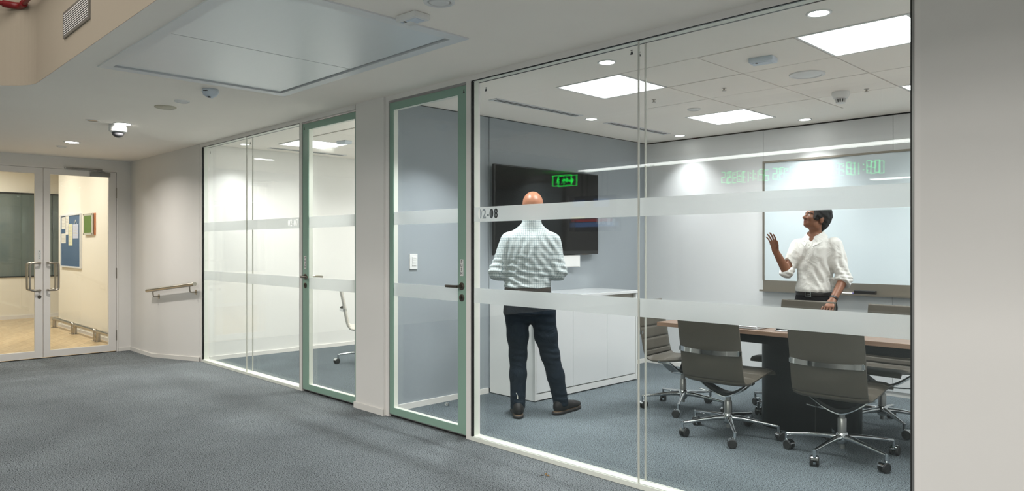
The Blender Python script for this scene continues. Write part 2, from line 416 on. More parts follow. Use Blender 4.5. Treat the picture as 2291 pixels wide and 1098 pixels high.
# wall panels (laminate sheets on the back wall, fabric sheets on the screen wall)
wb = bpy.data.objects['wall_back']
for xa, xb in ((TX, -3.36), (-3.36, -2.155), (-2.155, -.95), (-.95, RX)):
    B('panel', M['roomwall'], xa + .0015, xb - .0015, RY - .012, RY, .045 if xa < -3.4 else .80, CZ - .014, parent=wb)
    if xa > -3.4: B('panel', M['laminate'], xa + .0015, xb - .0015, RY - .030, RY, .045, .876, parent=wb)
B('shadow_gap', M['gasket'], TX, RX, RY - .004, RY + .001, CZ - .012, CZ + .001, parent=wb)
ws = bpy.data.objects['wall_screen_side']
for ya, yb in ((3.34, 4.412), (4.412, 5.89), (5.89, RY)):
    d = .016 if ya == 4.412 else .010
    B('panel', M['fabric'], TX, TX + d, ya + .0015, yb - .0015, .045, CZ - .008, parent=ws)
B('shadow_gap', M['gasket'], TX, TX + .004, 3.34, RY, CZ - .007, CZ + .001, parent=ws)

# baseboards
def base_x(name, y0, y1, xa, xb, z0=0, h=.045): return struct(name, M['base'], (xa, xb, y0, y1, z0, z0 + h))
struct('baseboard_back', M['base'], (TX, RX, RY - .02, RY - .012, 0, .045))
struct('baseboard_screen_side', M['base'], (TX + .01, TX + .022, 3.34, 4.40, 0, .047), (TX + .01, TX + .022, 5.90, RY, 0, .047))
struct('baseboard_side_room', M['base'], (LX, LX + .012, 3.345, RY, 0, .045), (LX, -5.24, RY - .012, RY, 0, .045))
struct('baseboard_pier', M['base'], (-5.122, -4.705, 3.222, 3.234, 0, .049), (-4.712, -4.700, 3.234, 3.262, 0, .049))
m = MB()
for (xa, za), (xb, zb) in (((DX, FZ), (-9.975, FZ)), ((-9.975, FZ), (-8.38, 0))):
    h = .048
    for q in ([(xa, 3.233, za), (xb, 3.233, zb), (xb, 3.233, zb+h), (xa, 3.233, za+h)], [(xa, 3.233, za+h), (xb, 3.233, zb+h), (xb, 3.246, zb+h), (xa, 3.246, za+h)]): m.poly(q)
m.build('baseboard_ramp', M['base'], kind='structure')
struct('baseboard_door_side', M['base'], (DX, DX + .012, 3.09, 3.233, FZ, FZ + .048))

# glazing frame along the corridor
tr = root('trim_1', (-5, GY, 0), kind='structure', label='white aluminium frame bars around the corridor glazing and doors', cat='frame')
FY0, FY1 = 3.250, 3.336
for xa, xb in ((-8.40, -5.14), (-4.705, -.918)):
    B('header', M['frame'], xa, xb, FY0, FY1, 2.456, CZ + .005, parent=tr)
for xa, xb in ((-8.40, -8.352), (-6.076, -6.036), (-4.705, -4.664), (-3.744, -3.697), (-.945, -.918)):
    B('post', M['frame'], xa, xb, FY0, FY1, 0, 2.456, parent=tr)
B('post', M['alu'], -.950, -.941, FY0 - .002, FY0 + .03, 0, 2.456, parent=tr)
for xa, xb in ((-8.352, -6.076), (-3.697, -.945)):
    B('sill', M['reveal'], xa, xb, FY0, FY1, 0, .0265, parent=tr)
    B('soffit', M['reveal'], xa, xb, GY + .012, 3.318, 2.4525, 2.456, parent=tr)
    B('gasket', M['gasket'], xa, xb, GY - .002, GY + .012, 2.4525, 2.456, parent=tr)
    B('gasket', M['gasket'], xa, xb, 3.318, 3.334, 2.4525, 2.456, parent=tr)
    B('gasket', M['gasket'], xa, xa + .014, GY - .004, GY + .012, .0265, 2.449, parent=tr)
    B('gasket', M['gasket'], xb - .012, xb, GY - .004, GY + .012, .0265, 2.449, parent=tr)
    B('reveal', M['reveal'], xa, xa + .004, GY + .012, 3.318, .0265, 2.4525, parent=tr)
    B('reveal', M['reveal'], xb - .004, xb, GY + .012, 3.318, .0265, 2.4525, parent=tr)

BANDS = ((1.490, 1.590), (.9385, 1.0405))
def band(xa, xb, z0, z1, y, parent, num=None):
    m = MB(); m.box(xa, xb, y, y + .0015, z0, z1)
    o = m.build('frosted_band', M['frost'], parent)
    if num:
        txt, cx, hh = num
        c = text_obj('cut', txt, hh, M['frost'], FACE_S(Vector((cx, y + .0008, (z0 + z1)/2))), None, bold=.0020, sx=.90, space=1.08, depth=.02)
        md = o.modifiers.new('cut', 'BOOLEAN'); md.operation = 'DIFFERENCE'; md.object = c; md.solver = 'EXACT'
        dg = bpy.context.evaluated_depsgraph_get(); me = bpy.data.meshes.new_from_object(o.evaluated_get(dg))
        o.modifiers.clear(); o.data = me; bpy.data.objects.remove(c)
        o['label'] = 'frosted band with the number ' + txt + ' left clear'
    return o
def stamp(x, z, y, parent):
    m = MB(); a = .010
    m.prism([(-a, -.012), (a, -.012), (a*.55, .004), (-a*.55, .004)], 0, .0006); m.prism([(-a*.8, .010), (a*.8, .010), (a*.8, .014), (-a*.8, .014)], 0, .0006)
    m.prism([(-a*.2, .003), (a*.2, .003), (a*.2, .011), (-a*.2, .011)], 0, .0006)
    m.xf(FACE_S(Vector((x, y, z)))); m.build('etched_stamp', M['letters'], parent)
def window(name, xa, xb, jo, ji, num, label, stamps):
    w = root(name, ((xa+xb)/2, GY, 0), kind='structure', label=label, cat='window')
    z0, z1 = .0265, 2.452
    B('glass_pane', M['glass'], xa, jo - .004, GY, GY + .010, z0, z1, parent=w)
    B('glass_pane', M['glass'], jo + .004, xb, GY, GY + .010, z0, z1, parent=w)
    B('glass_pane', M['glass'], xa, ji - .004, 3.322, 3.332, z0, z1, parent=w)
    B('glass_pane', M['glass'], ji + .004, xb, 3.322, 3.332, z0, z1, parent=w)
    B('joint_seal', M['seal'], jo - .003, jo + .003, GY - .0006, GY + .0106, z0, z1, parent=w)
    B('joint_seal', M['seal'], ji - .003, ji + .003, 3.3214, 3.3326, z0, z1, parent=w)
    for k, (b0, b1) in enumerate(BANDS):
        band(xa, jo - .004, b0, b1, GY + .0105, w, num if (k == 0 and num[1] < jo) else None)
        band(jo + .004, xb, b0, b1, GY + .0105, w, num if (k == 0 and num[1] > jo) else None)
    for sx, sy in stamps: stamp(sx, 2.395, sy, w)
window('window_1', -8.338, -6.078, -7.209, -7.209, ('02-07', -6.236, .088), 'two bay clear glass partition of the left room with number 02-07', ((-8.29, 3.321), (-7.25, 3.321)))
window('window_2', -3.683, -.957, -2.318, -2.318, ('02-08', -3.545, .088), 'large two bay glass partition of the meeting room with number 02-08', ((-3.62, 3.321), (-2.36, GY - .0012), (-2.355, 3.321)))

def glass_door(name, x0, x1, wl, wr, lock, label, hx_dir):
    d = root(name, ((x0+x1)/2, GY, 0), kind='structure', label=label, cat='door')
    z0, z1 = .022, 2.437
    wb_, wt = .051, .055
    MB().ring_xz(x0, x1, z0, z1, wl, wr, wb_, wt, GY, GY + .008).build('glass_border', M['green'], d)
    MB().ring_xz(x0, x1, z0, z1, wl, wr, wb_, wt, GY + .0085, GY + .046).build('leaf_frame', M['reveal'], d)
    MB().ring_xz(x0 - .004, x1 + .004, z0 - .006, z1 + .005, .004, .004, .006, .005, GY - .001, GY + .046).build('leaf_edge', M['alu'], d)
    B('threshold_gap', M['gasket'], x0, x1, GY + .012, GY + .05, .001, .015, parent=d)
    xa, xb, za, zb = x0 + wl, x1 - wr, z0 + wb_, z1 - wt
    B('glass_pane', M['glass'], xa, xb, GY + .001, GY + .007, za, zb, parent=d)
    B('glass_pane', M['glass'], xa, xb, GY + .047, GY + .053, za, zb, parent=d)
    for b0, b1 in BANDS: band(xa, xb, b0, b1, GY + .0078, d)
    hx = lock
    for side, y, sg in (('out', GY, -1), ('in', GY + .053, 1)):
        m = MB(); m.lathe([(0, 0), (.026, 0), (.026, sg*.007), (.022, sg*.009), (0, sg*.009)], (hx, y, 1.047), 24, 'y')
        m.cyl((hx, y, 1.047), (hx, y + sg*.05, 1.047), .010)
        L = .118*hx_dir
        m.tube([(hx, y + sg*.045, 1.047), (hx + .25*L, y + sg*.052, 1.047), (hx + L*.8, y + sg*.052, 1.047), (hx + L, y + sg*.048, 1.047)], .010, 12, sub=4)
        m.build('door_handle', M['darksteel'] if sg < 0 else M['steel'], d, smooth=40)
    m = MB(); m.lathe([(0, 0), (.025, 0), (.025, -.006), (.021, -.008), (0, -.008)], (hx, GY, .967), 24, 'y'); lk = m.build('lock_plate', M['darksteel'], d, smooth=40)
    m = MB(); m.box(hx - .003, hx + .003, GY - .0095, GY - .007, .955, .972); m.cyl((hx, GY - .0095, .972), (hx, GY - .007, .972), .006, n=12); m.build('keyhole', M['black'], lk)
    pp = B('push_plate', M['plastic'], hx - .017, hx + .017, GY - .004, GY, 1.118, 1.234, parent=d, bev=.0015)
    text_obj('push_lettering', 'P\nU\nS\nH', .029, M['letters'], FACE_S(Vector((hx, GY - .0045, 1.176))), pp, bold=.0006, line=.92, depth=.001)
    stamp(hx + (.02 if hx_dir < 0 else -.02), 2.395, GY - .0008, d)
    return d
glass_door('door_1', -6.030, -5.110, .100, .049, -5.980, 'green bordered glass door of the left room beside the white pier', 1)
glass_door('door_2', -4.660, -3.748, .046, .093, -3.797, 'green bordered glass door of the meeting room, handle on the right', -1)

# ------------------------------------------------------------------ double door at the corridor end and the hallway behind
d3 = root('door_3', (DX, 2.2, FZ), kind='structure', label='white double door with two glazed leaves at the corridor end', cat='door')
MB().ring_yz(1.30, 3.085, FZ, 2.352, .02, .018, .0, .018, DX - .06, DX + .012).build('door_frame', M['frame'], d3)
DZ0, DZ1 = FZ + .012, 2.331
for ya, yb, glo, ghi, hs in ((1.325, 2.203, .092, .088, -1), (2.209, 3.064, .076, .092, 1)):
    leaf = MB().ring_yz(ya, yb, DZ0, DZ1, glo, ghi, .085, .075, DX - .045, DX).build('door_leaf', M['frame'], d3, label='white framed glass leaf')
    B('glass_pane', M['hallglass'], DX - .026, DX - .018, ya + glo, yb - ghi, DZ0 + .085, DZ1 - .075, parent=leaf)
    hy = 2.165 if hs < 0 else 2.250
    for sg, xx in ((1, DX), (-1, DX - .045)):
        o = sg*.065; k = hs*-.0
        y2 = hy + hs*.115 if hs > 0 else hy - .115
        z1_, z0_ = 1.105, .755
        m = MB(); m.tube([(xx, hy, z1_), (xx + o*.8, hy, z1_), (xx + o, hy + hs*.02, z1_), (xx + o, y2 - hs*.035, z1_), (xx + o, y2 - hs*.008, z1_ - .012), (xx + o, y2, z1_ - .045),
                 (xx + o, y2, z0_ + .045), (xx + o, y2 - hs*.008, z0_ + .012), (xx + o, y2 - hs*.035, z0_), (xx + o, hy + hs*.02, z0_), (xx + o*.8, hy, z0_), (xx, hy, z0_)], .013, 12, sub=4)
        m.build('pull_handle', M['steel'], leaf, smooth=True)
    yc = (yb - .20) if hs > 0 else (ya + .20)
    m = MB(); m.box(DX, DX + .035, yc - .12, yc + .12, 2.258, 2.312, bev=.003)
    m.tube([(DX + .02, yc + .06, 2.318), (DX + .03, yc - .1, 2.344), (DX + .03, yc - .34, 2.346)], .007, 8)
    m.build('door_closer', M['alu'], leaf, smooth=40)
    B('closer_rail', M['alu'], DX, DX + .03, yc - .42, yc + .02, 2.335, 2.360, parent=d3)
m = MB(); m.lathe([(0, 0), (.022, 0), (.022, .006), (0, .008)], (DX, 2.165, .669), 20, 'x'); lk = m.build('lock_plate', M['darksteel'], d3, smooth=40)
pp = B('pull_plate', M['plastic'], DX, DX + .003, 2.147, 2.183, 1.15, 1.27, parent=d3)
text_obj('pull_lettering', 'P\nU\nL\nL', .030, M['letters'], FACE_E(Vector((DX + .0035, 2.165, 1.21))), pp, line=.9, depth=.001)
for hz in (.1, .95, 2.05):
    MB().cyl((DX + .006, 3.066, hz - .07), (DX + .006, 3.066, hz + .07), .008, n=10).build('hinge', M['steel'], d3)

HYW = 3.30
struct('hallway_wall', M['hallwall'], (-15.05, DX - .12, HYW, HYW + .15, FZ, 3.0), (-15.05, -14.9, HYW + .15, 6.5, FZ, 3.0), (-17.2, -17.04, -2.5, 6.5, FZ, .70), (-17.2, -17.04, -2.5, 6.5, 2.38, 3.0),
       (-17.2, DX - .12, -2.6, -2.5, FZ, 3.0), (-17.2, -14.9, 6.5, 6.6, FZ, 3.0), (-17.2, -17.04, 5.2, 6.5, FZ, 3.0))
struct('hallway_ceiling', M['hallwall'], (-17.2, DX - .1, -2.6, 6.6, 2.9, 3.0))
struct('baseboard_hallway', M['base'], (-17.04, -17.02, -2.5, 6.5, FZ, FZ + .07), (-15.05, DX - .12, HYW - .012, HYW, FZ, FZ + .05))
wn = root('window_3', (-17.04, 1.5, .7), kind='structure', label='dark glazed window in the far hallway wall behind the double door', cat='window')
MB().ring_yz(-2.5, 5.2, .70, 2.38, .04, .04, .025, .025, -17.08, -17.02).build('window_frame', M['gasket'], wn)
for k in range(5):
    ya = -2.46 + k*1.524
    B('window_pane', M['darkglass'], -17.07, -17.055, ya, ya + 1.516, .725, 2.355, parent=wn)
lamp0 = None
def downlight(loc, r, mat, label, group, lamp=None, first=[None]):
    o = root('downlight', loc, label, 'light', group)
    m = MB(); m.lathe([(r*.86, 0.002), (r*.86, -.004), (r, -.006), (r*1.10, -.003), (r*1.10, .002)], loc, 32); m.build('trim_ring', M['plastic'], o, smooth=40)
    m = MB(); m.lathe([(0, -.0025), (r*.86, -.0025), (r*.86, .003), (0, .003)], loc, 32); m.build('lens', mat, o)
    if lamp: area('lamp', (loc[0], loc[1], loc[2] - .012), r*1.6, 0, lamp[0], lamp[1], spread=lamp[2], shape='DISK')
    return o
for i, (x, y) in enumerate(((-12.4, 2.2), (-14.2, 2.2), (-15.9, 2.2), (-13.2, .2))):
    downlight((x, y, 2.9), .07, M['hall_light'], 'warm hallway downlight beyond the double door, ' + ('nearest the door', 'second from the door', 'deepest one', 'over the left side')[i], 'hallway downlights')
    area('lamp', (x, y, 2.88), .3, 0, HALL_W, (1, .98, .93), shape='DISK')

# steel bumper rails along the hallway wall
def bumper(x0, x1):
    o = root('bumper_rail', ((x0+x1)/2, 3.18, FZ))
    z = FZ + .155; m = MB(); r = .03
    m.tube([(x0, 3.18, FZ), (x0, 3.18, z - .06), (x0 + .015, 3.18, z - .015), (x0 + .06, 3.18, z), (x1 - .06, 3.18, z), (x1 - .015, 3.18, z - .015), (x1, 3.18, z - .06), (x1, 3.18, FZ)], r, 14, sub=4)
    m.build('tube', M['steel'], o, smooth=True)
    for x in (x0, x1):
        m = MB(); m.lathe([(0, FZ + .006), (.055, FZ + .006), (.055, FZ), (0, FZ)], (x, 3.18, 0), 20); m.build('floor_plate', M['steel'], o)
    return o
for i, (x0, x1) in enumerate(((-14.80, -13.58), (-13.44, -12.28), (-12.14, -11.1))):
    props(bumper(x0, x1), ('low steel bumper rail farthest along the hallway floor', 'middle one of the low steel bumper rails in the hallway', 'low steel bumper rail nearest the right door leaf')[i], 'rail', 'steel bumper rails')
# notice board, papers, picture on the hallway wall
BY = HYW
nb = root('notice_board', (-14.2, BY, .95), 'tall blue felt notice board in a silver frame on the hallway wall', 'board')
BX0, BX1, BZ0, BZ1 = -14.81, -13.52, .948, 1.868
MB().ring_xz(BX0, BX1, BZ0, BZ1, .03, .03, .025, .025, BY - .03, BY).build('board_frame', M['panelframe'], nb)
B('felt', M['pinboard'], BX0 + .03, BX1 - .03, BY - .018, BY, BZ0 + .025, BZ1 - .025, parent=nb)
for i, (x0, x1, z0, z1, mt, lb) in enumerate((
    (-14.74, -14.46, 1.62, 1.83, 'paper', 'white printed sheet at the top left corner of the blue notice board'),
    (-14.48, -14.26, 1.52, 1.84, 'paper', 'long white sheet pinned second from the left on the notice board'),
    (-14.76, -14.47, 1.37, 1.54, 'paper', 'small white sheet below the others on the notice board'),
    (-14.28, -14.03, 1.33, 1.70, 'paper_y', 'long yellowish paper strip hanging lowest on the notice board'),
    (-14.00, -13.66, 1.45, 1.69, 'paper_b', 'bluish sheet on a clipboard hung at the right of the board'))):
    B('paper_sheet', M[mt], x0, x1, BY - .021, BY - .0185, z0, z1, loc='base', label=lb, cat='paper', group='papers on the notice board')
for pa in [o for o in bpy.data.objects if o.name.startswith('paper_sheet')]:
    xs = [v.co.x for v in pa.data.vertices]; zs = [v.co.z for v in pa.data.vertices]; x0, x1, z0, z1 = min(xs), max(xs), min(zs), max(zs); m = MB(); org = ORG[pa.name]; y = min(v.co.y for v in pa.data.vertices); z = z1 - .035
    while z > z0 + .03:
        m.box(org.x + x0 + .03, org.x + x1 - .03 - random.uniform(0, .08), org.y + y - .0008, org.y + y, org.z + z, org.z + z + .007); z -= .026
    m.build('printed_lines', M['oldspk'], pa, kind='stuff')
m = MB(); m.tube([(-13.90, BY - .021, 1.69), (-13.83, BY - .022, 1.765), (-13.76, BY - .021, 1.69)], .004, 6)
m.build('paper_hook', M['paper'], loc=(-13.83, BY - .021, 1.7), label='thin white wire hook holding the bluish clipboard sheet', cat='hook')
pc = root('picture_frame', (-12.9, BY, 1.5), 'small green print in a clear acrylic frame on the hallway wall', 'picture')
B('backing', M['orange'], -13.25, -12.72, BY - .012, BY, 1.50, 1.845, parent=pc)
B('acrylic_front', M['clear'], -13.30, -12.77, BY - .035, BY - .022, 1.50, 1.845, parent=pc)
B('print', M['greenart'], -13.25, -12.84, BY - .037, BY - .035, 1.535, 1.81, parent=pc)
for px in (-13.27, -12.80):
    for pz in (1.515, 1.83): MB().cyl((px, BY - .045, pz), (px, BY, pz), .012, n=10).build('standoff', M['steel'], pc)

# ------------------------------------------------------------------ corridor fittings
hr = root('handrail', (-9.14, 3.245, .7), 'sloping polished steel handrail on the white wall beside the double door', 'handrail')
MB().tube([(-9.94, 3.17, .746), (-9.85, 3.17, .754), (-8.44, 3.17, .884), (-8.35, 3.17, .892)], .023, 16).build('rail', M['steel'], hr, smooth=40)
for bx, bz in ((-9.72, .766), (-8.50, .878)):
    m = MB(); m.tube([(bx, 3.17, bz - .01), (bx, 3.172, bz - .06), (bx, 3.185, bz - .085), (bx, 3.24, bz - .088)], .008, 10, sub=4)
    m.lathe([(0, 0), (.03, 0), (.03, -.006), (0, -.006)], (bx, 3.245, bz - .088), 20, 'y'); m.build('bracket', M['steel'], hr, smooth=40)
for i, (x, y) in enumerate(((-7.515, 2.18), (-9.25, 2.16))):
    downlight((x, y, CZ), .078, M['down_light'], ('lit round downlight beside the dome camera on the corridor ceiling', 'lit round downlight nearest the double door on the corridor ceiling')[i], 'corridor downlights', (DOWN_W*(1.7, 2.3)[i], (1, .955, .89), 150))
# dome camera
cc = root('dome_camera', (-7.63, 2.17, CZ), 'white security dome camera with a smoked glass bubble under the corridor ceiling', 'camera')
MB().lathe([(0, CZ), (.078, CZ), (.080, CZ - .03), (.078, CZ - .062), (.066, CZ - .072), (.05, CZ - .072)], (-7.63, 2.17, 0), 32).build('housing', M['plastic'], cc, smooth=40)
k = [(.056*math.cos(R(t)), CZ - .070 - .052*math.sin(R(t))) for t in range(0, 91, 10)]
MB().lathe(k[:-1] + [(0, CZ - .122)], (-7.63, 2.17, 0), 28).build('bubble', M['smoked'], cc, smooth=True)
m = MB(); m.lathe([(0, CZ), (.058, CZ), (.060, CZ - .02), (.05, CZ - .042), (.02, CZ - .062), (0, CZ - .064)], (-5.40, 2.165, 0), 28)
pr = root('motion_sensor', (-5.40, 2.165, CZ), 'white rounded motion sensor under the corridor ceiling near the metal hatch', 'sensor')
m.build('sensor_body', M['bluewhite'], pr, smooth=True)
MB().lathe([(0, CZ - .066), (.011, CZ - .065), (.011, CZ - .058), (0, CZ - .057)], (-5.385, 2.15, 0), 12).build('sensor_eye', M['black'], pr)
for i in range(3):
    q = (-5.37 + .012*i, 2.107 + .006*i, CZ - .022); MB().cyl(q, (q[0] + .004, q[1] - .007, q[2]), .0035, n=8).build('indicator', M['black'], pr)
def flush_disc(name, x, y, z, r, mat, label, cat, grille=False):
    o = root(name, (x, y, z), label, cat)
    MB().lathe([(0, z + .002), (r, z + .002), (r, z - .008), (r*.82, z - .012), (r*.78, z - .006), (0, z - .006)], (x, y, 0), 32).build('rim', mat, o, smooth=40)
    if grille:
        MB().lathe([(0, z - .010), (r*.7, z - .009), (r*.76, z - .0055), (0, z - .0055)], (x, y, 0), 32).build('speaker_grille', M['alu'] if grille == 2 else mat, o, smooth=40)
    else:
        MB().lathe([(0, z - .012), (r*.5, z - .011), (r*.74, z - .006), (0, z - .0055)], (x, y, 0), 32).build('cover', mat, o, smooth=True)
    return o
flush_disc('ceiling_speaker', -6.34, 2.167, CZ, .085, M['oldspk'], 'round cream ceiling speaker in line with the corridor downlights', 'speaker', True)
flush_disc('blank_cover', -5.99, 2.175, CZ, .058, M['plastic'], 'small round white blank cover next to the cream ceiling speaker', 'cover')
flush_disc('sprinkler_plate', -9.712, 2.16, CZ, .055, M['plastic'], 'thin round plate beyond the last corridor downlight', 'sprinkler')
flush_disc('blank_cover', -2.68, 2.157, CZ, .075, M['plastic'], 'round white cover at the top edge above the box sensor', 'cover')
sp = root('open_spotlight', (-7.5, 1.917, CZ), 'unlit dark recessed spotlight left of the dome camera', 'light')
MB().lathe([(.045, CZ + .001), (.058, CZ + .001), (.058, CZ - .005), (.045, CZ - .004)], (-7.5, 1.917, 0), 24).build('trim_ring', M['plastic'], sp)
MB().lathe([(0, CZ - .002), (.045, CZ - .002), (.045, CZ + .001), (0, CZ + .001)], (-7.5, 1.917, 0), 24).build('lamp_face', M['darksteel'], sp)
def box_sensor(loc, rz, label, mat):
    o = root('box_sensor', loc, label, 'sensor'); x, y, z = loc
    c, s_ = math.cos(rz), math.sin(rz); T = Matrix.Translation(loc) @ Matrix.Rotation(rz, 4, 'Z')
    MB().box(-.075, .075, -.05, .05, -.032, 0, bev=.006).xf(T).build('case', mat, o, smooth=40)
    MB().box(0, .058, -.032, .030, -.0345, -.03, bev=.001).xf(T).build('status_window', M['bluewhite'], o)
    for k in range(3): MB().box(-.058 + .02*k, -.046 + .02*k, -.03, -.014, -.0345, -.03).xf(T).build('button', M['letters'] if k == 1 else M['bluewhite'], o)
    MB().cyl((-.076, -.02, -.018), (-.072, -.02, -.018), .006, n=10).xf(T).build('screw', M['black'], o)
    return o
box_sensor((-2.94, 2.194, CZ), R(4), 'white box sensor under the corridor ceiling beside the metal hatch corner', M['plastic'])
# access hatch
ah = root('ceiling_hatch', (-4.125, 2.0, CZ), 'large brushed metal access hatch of two sheets set in the corridor ceiling', 'hatch')
m = MB()
for b in ((HX0 - .01, HX1 + .01, HY0 - .01, HY0 + .06), (HX0 - .01, HX1 + .01, HY1 - .06, HY1 + .01), (HX0 - .01, HX0 + .07, HY0 + .06, HY1 - .06), (HX1 - .07, HX1 + .01, HY0 + .06, HY1 - .06)):
    m.box(*b, CZ - .008, CZ + .03)
m.build('hatch_frame', M['panelframe'], ah)
B('hatch_void', M['gasket'], HX0 + .05, HX1 - .05, HY0 + .05, HY1 - .05, CZ + .05, CZ + .06, parent=ah)
B('hatch_panel', M['panelmetal'], HX0 + .082, -4.1365, HY0 + .064, HY1 - .076, CZ + .002, CZ + .02, parent=ah)
B('hatch_panel', M['panelmetal'], -4.129, HX1 - .082, HY0 + .064, HY1 - .076, CZ + .002, CZ + .02, parent=ah)
# bulkhead grille
gr = root('air_grille', (-4.7, EY, 2.8), 'grey louvred air grille high on the beige bulkhead', 'vent')
GX0, GX1, GZ0, GZ1 = -5.29, -4.705, 2.65, 2.815
MB().ring_xz(GX0, GX1, GZ0, GZ1, .018, .018, .016, .016, EY - .012, EY - .001).build('grille_frame', M['alu'], gr)
B('grille_back', M['gasket'], GX0 + .01, GX1 - .01, EY - .003, EY - .001, GZ0 + .01, GZ1 - .01, parent=gr)
for i in range(10):
    z = GZ0 + .020 + i*.0138
    m = MB(); m.poly([(GX0 + .018, EY - .012, z), (GX1 - .018, EY - .012, z), (GX1 - .018, EY - .004, z + .009), (GX0 + .018, EY - .004, z + .009)])
    m.box(GX0 + .018, GX1 - .018, EY - .0125, EY - .010, z - .002, z + .003); m.build('slat', M['frame'], gr)
pp = root('fire_pipe', (-6.3, 1.1, 3.08), 'dark red sprinkler pipe with an elbow high on the bulkhead', 'pipe')
MB().tube([(-6.25, -4.0, 3.07), (-6.25, 1.06, 3.07)], .017, 12).build('pipe_run', M['red'], pp, smooth=40)
MB().tube([(-6.17, 1.13, 3.07), (-2.0, 1.13, 3.07)], .017, 12).build('pipe_run', M['red'], pp, smooth=40)
MB().tube([(-6.25, 1.02, 3.07), (-6.25, 1.07, 3.07), (-6.243, 1.10, 3.07), (-6.22, 1.125, 3.07), (-6.19, 1.13, 3.07), (-6.14, 1.13, 3.07)], .025, 14).build('elbow', M['red'], pp, smooth=40)
for yy in (-.9, .5): B('pipe_clamp', M['red'], -6.38, -6.235, yy, yy + .02, 3.062, 3.078, parent=pp)
for xx in (-5.0, -3.0): B('pipe_clamp', M['red'], xx, xx + .02, 1.115, EY - .004, 3.062, 3.078, parent=pp)

m = MB()
for a, w_, h_ in ((0, .012, .004), (2.0, .010, .006), (4.1, .010, .003)):
    c, s_ = math.cos(a), math.sin(a); f = lambda u, v, z: (-2.827 + c*u - s_*v, 3.059 + s_*u + c*v, z)
    m.poly([f(0, 0, .002), f(.018, -w_*.6, h_), f(.036, 0, .002), f(.018, w_*.6, h_ + .003)])
m.build('dry_leaf', pm('dry_leaf_brown', srgb(132, 102, 62), .8), loc=(-2.827, 3.059, 0), label='small dry brown leaf on the carpet in front of the glass sill', cat='leaf')

# ------------------------------------------------------------------ lamps and mirrored things in the office behind the camera
def line_lamp(x0, x1, y, label):
    o = root('linear_lamp', ((x0+x1)/2, y, 2.6), label, 'light', 'linear office lamps')
    B('lamp_housing', M['plastic'], x0, x1, y - .04, y + .04, 2.342, 2.40, parent=o)
    B('lamp_diffuser', M['line_light'], x0, x1, y - .032, y + .032, 2.330, 2.342, parent=o)
    for k in range(5):
        x = x0 + .3 + k*(x1 - x0 - .6)/4; MB().cyl((x, y, 2.40), (x, y, 4.2), .003, n=6).build('hanger', M['alu'], o)
line_lamp(-6.28, 3.0, -.95, 'long linear ceiling lamp, longest line of light mirrored in the glass')
line_lamp(-3.96, 3.0, -5.05, 'short linear ceiling lamp mirrored at the right edge of the glass')
def exit_sign(x, y, z):
    o = root('exit_sign', (x, y, z), 'green lit exit sign with running figure and arrow mirrored over the screen', 'sign')
    w_, h_ = .20, .085
    m = MB(); m.ring_xz(x - w_, x + w_, z - h_, z + h_, .010, .010, .007, .007, y, y + .012); m.build('sign_outline', M['exit_green'], o)
    B('sign_board', M['black'], x - w_, x + w_, y - .008, y, z - h_, z + h_, parent=o)
    for s_ in (-1, 1): MB().cyl((x + s_*.15, y - .004, z + h_), (x + s_*.15, y - .004, 4.2), .003, n=6).build('hanger', M['alu'], o)
    T = FACE_N(Vector((x, y + .001, z)))
    m = MB(); m.prism([(-.01, .018), (.055, .018), (.055, .05), (.11, 0), (.055, -.05), (.055, -.018), (-.01, -.018)], 0, .002)   # reads as seen in the mirror
    m.xf(T @ Matrix.Scale(-1, 4, (1, 0, 0)) @ Matrix.Translation((.03, 0, 0))); m.build('arrow', M['exit_green'], o)
    m = MB()
    F = T @ Matrix.Scale(-1, 4, (1, 0, 0)) @ Matrix.Translation((-.09, 0, 0))
    m.lathe([(0, 0), (.010, 0), (.010, .002), (0, .002)], (.012, .047, 0), 12)
    for a, b, r_ in (((.008, .034), (-.006, -.002), .011), ((-.006, -.004), (.022, -.022), .008), ((.022, -.022), (.016, -.052), .007), ((-.006, -.004), (-.022, -.028), .008),
                     ((-.022, -.028), (-.046, -.034), .007), ((.006, .032), (.030, .018), .006), ((.004, .032), (-.022, .020), .006), ((-.022, .020), (-.028, .002), .006)):
        dx, dy = b[0]-a[0], b[1]-a[1]; L = math.hypot(dx, dy); nx, ny = -dy/L*r_*.7, dx/L*r_*.7
        m.prism([(a[0]+nx, a[1]+ny), (a[0]-nx, a[1]-ny), (b[0]-nx, b[1]-ny), (b[0]+nx, b[1]+ny)], 0, .002)
    m.xf(F); m.build('running_figure', M['exit_green'], o)
exit_sign(-7.55, -2.04, 2.36)
SEG = {'0': 'abcdef', '1': 'bc', '2': 'abged', '3': 'abgcd', '4': 'fgbc', '5': 'afgcd', '6': 'afgedc', '7': 'abc', '8': 'abcdefg', '9': 'abcdfg'}
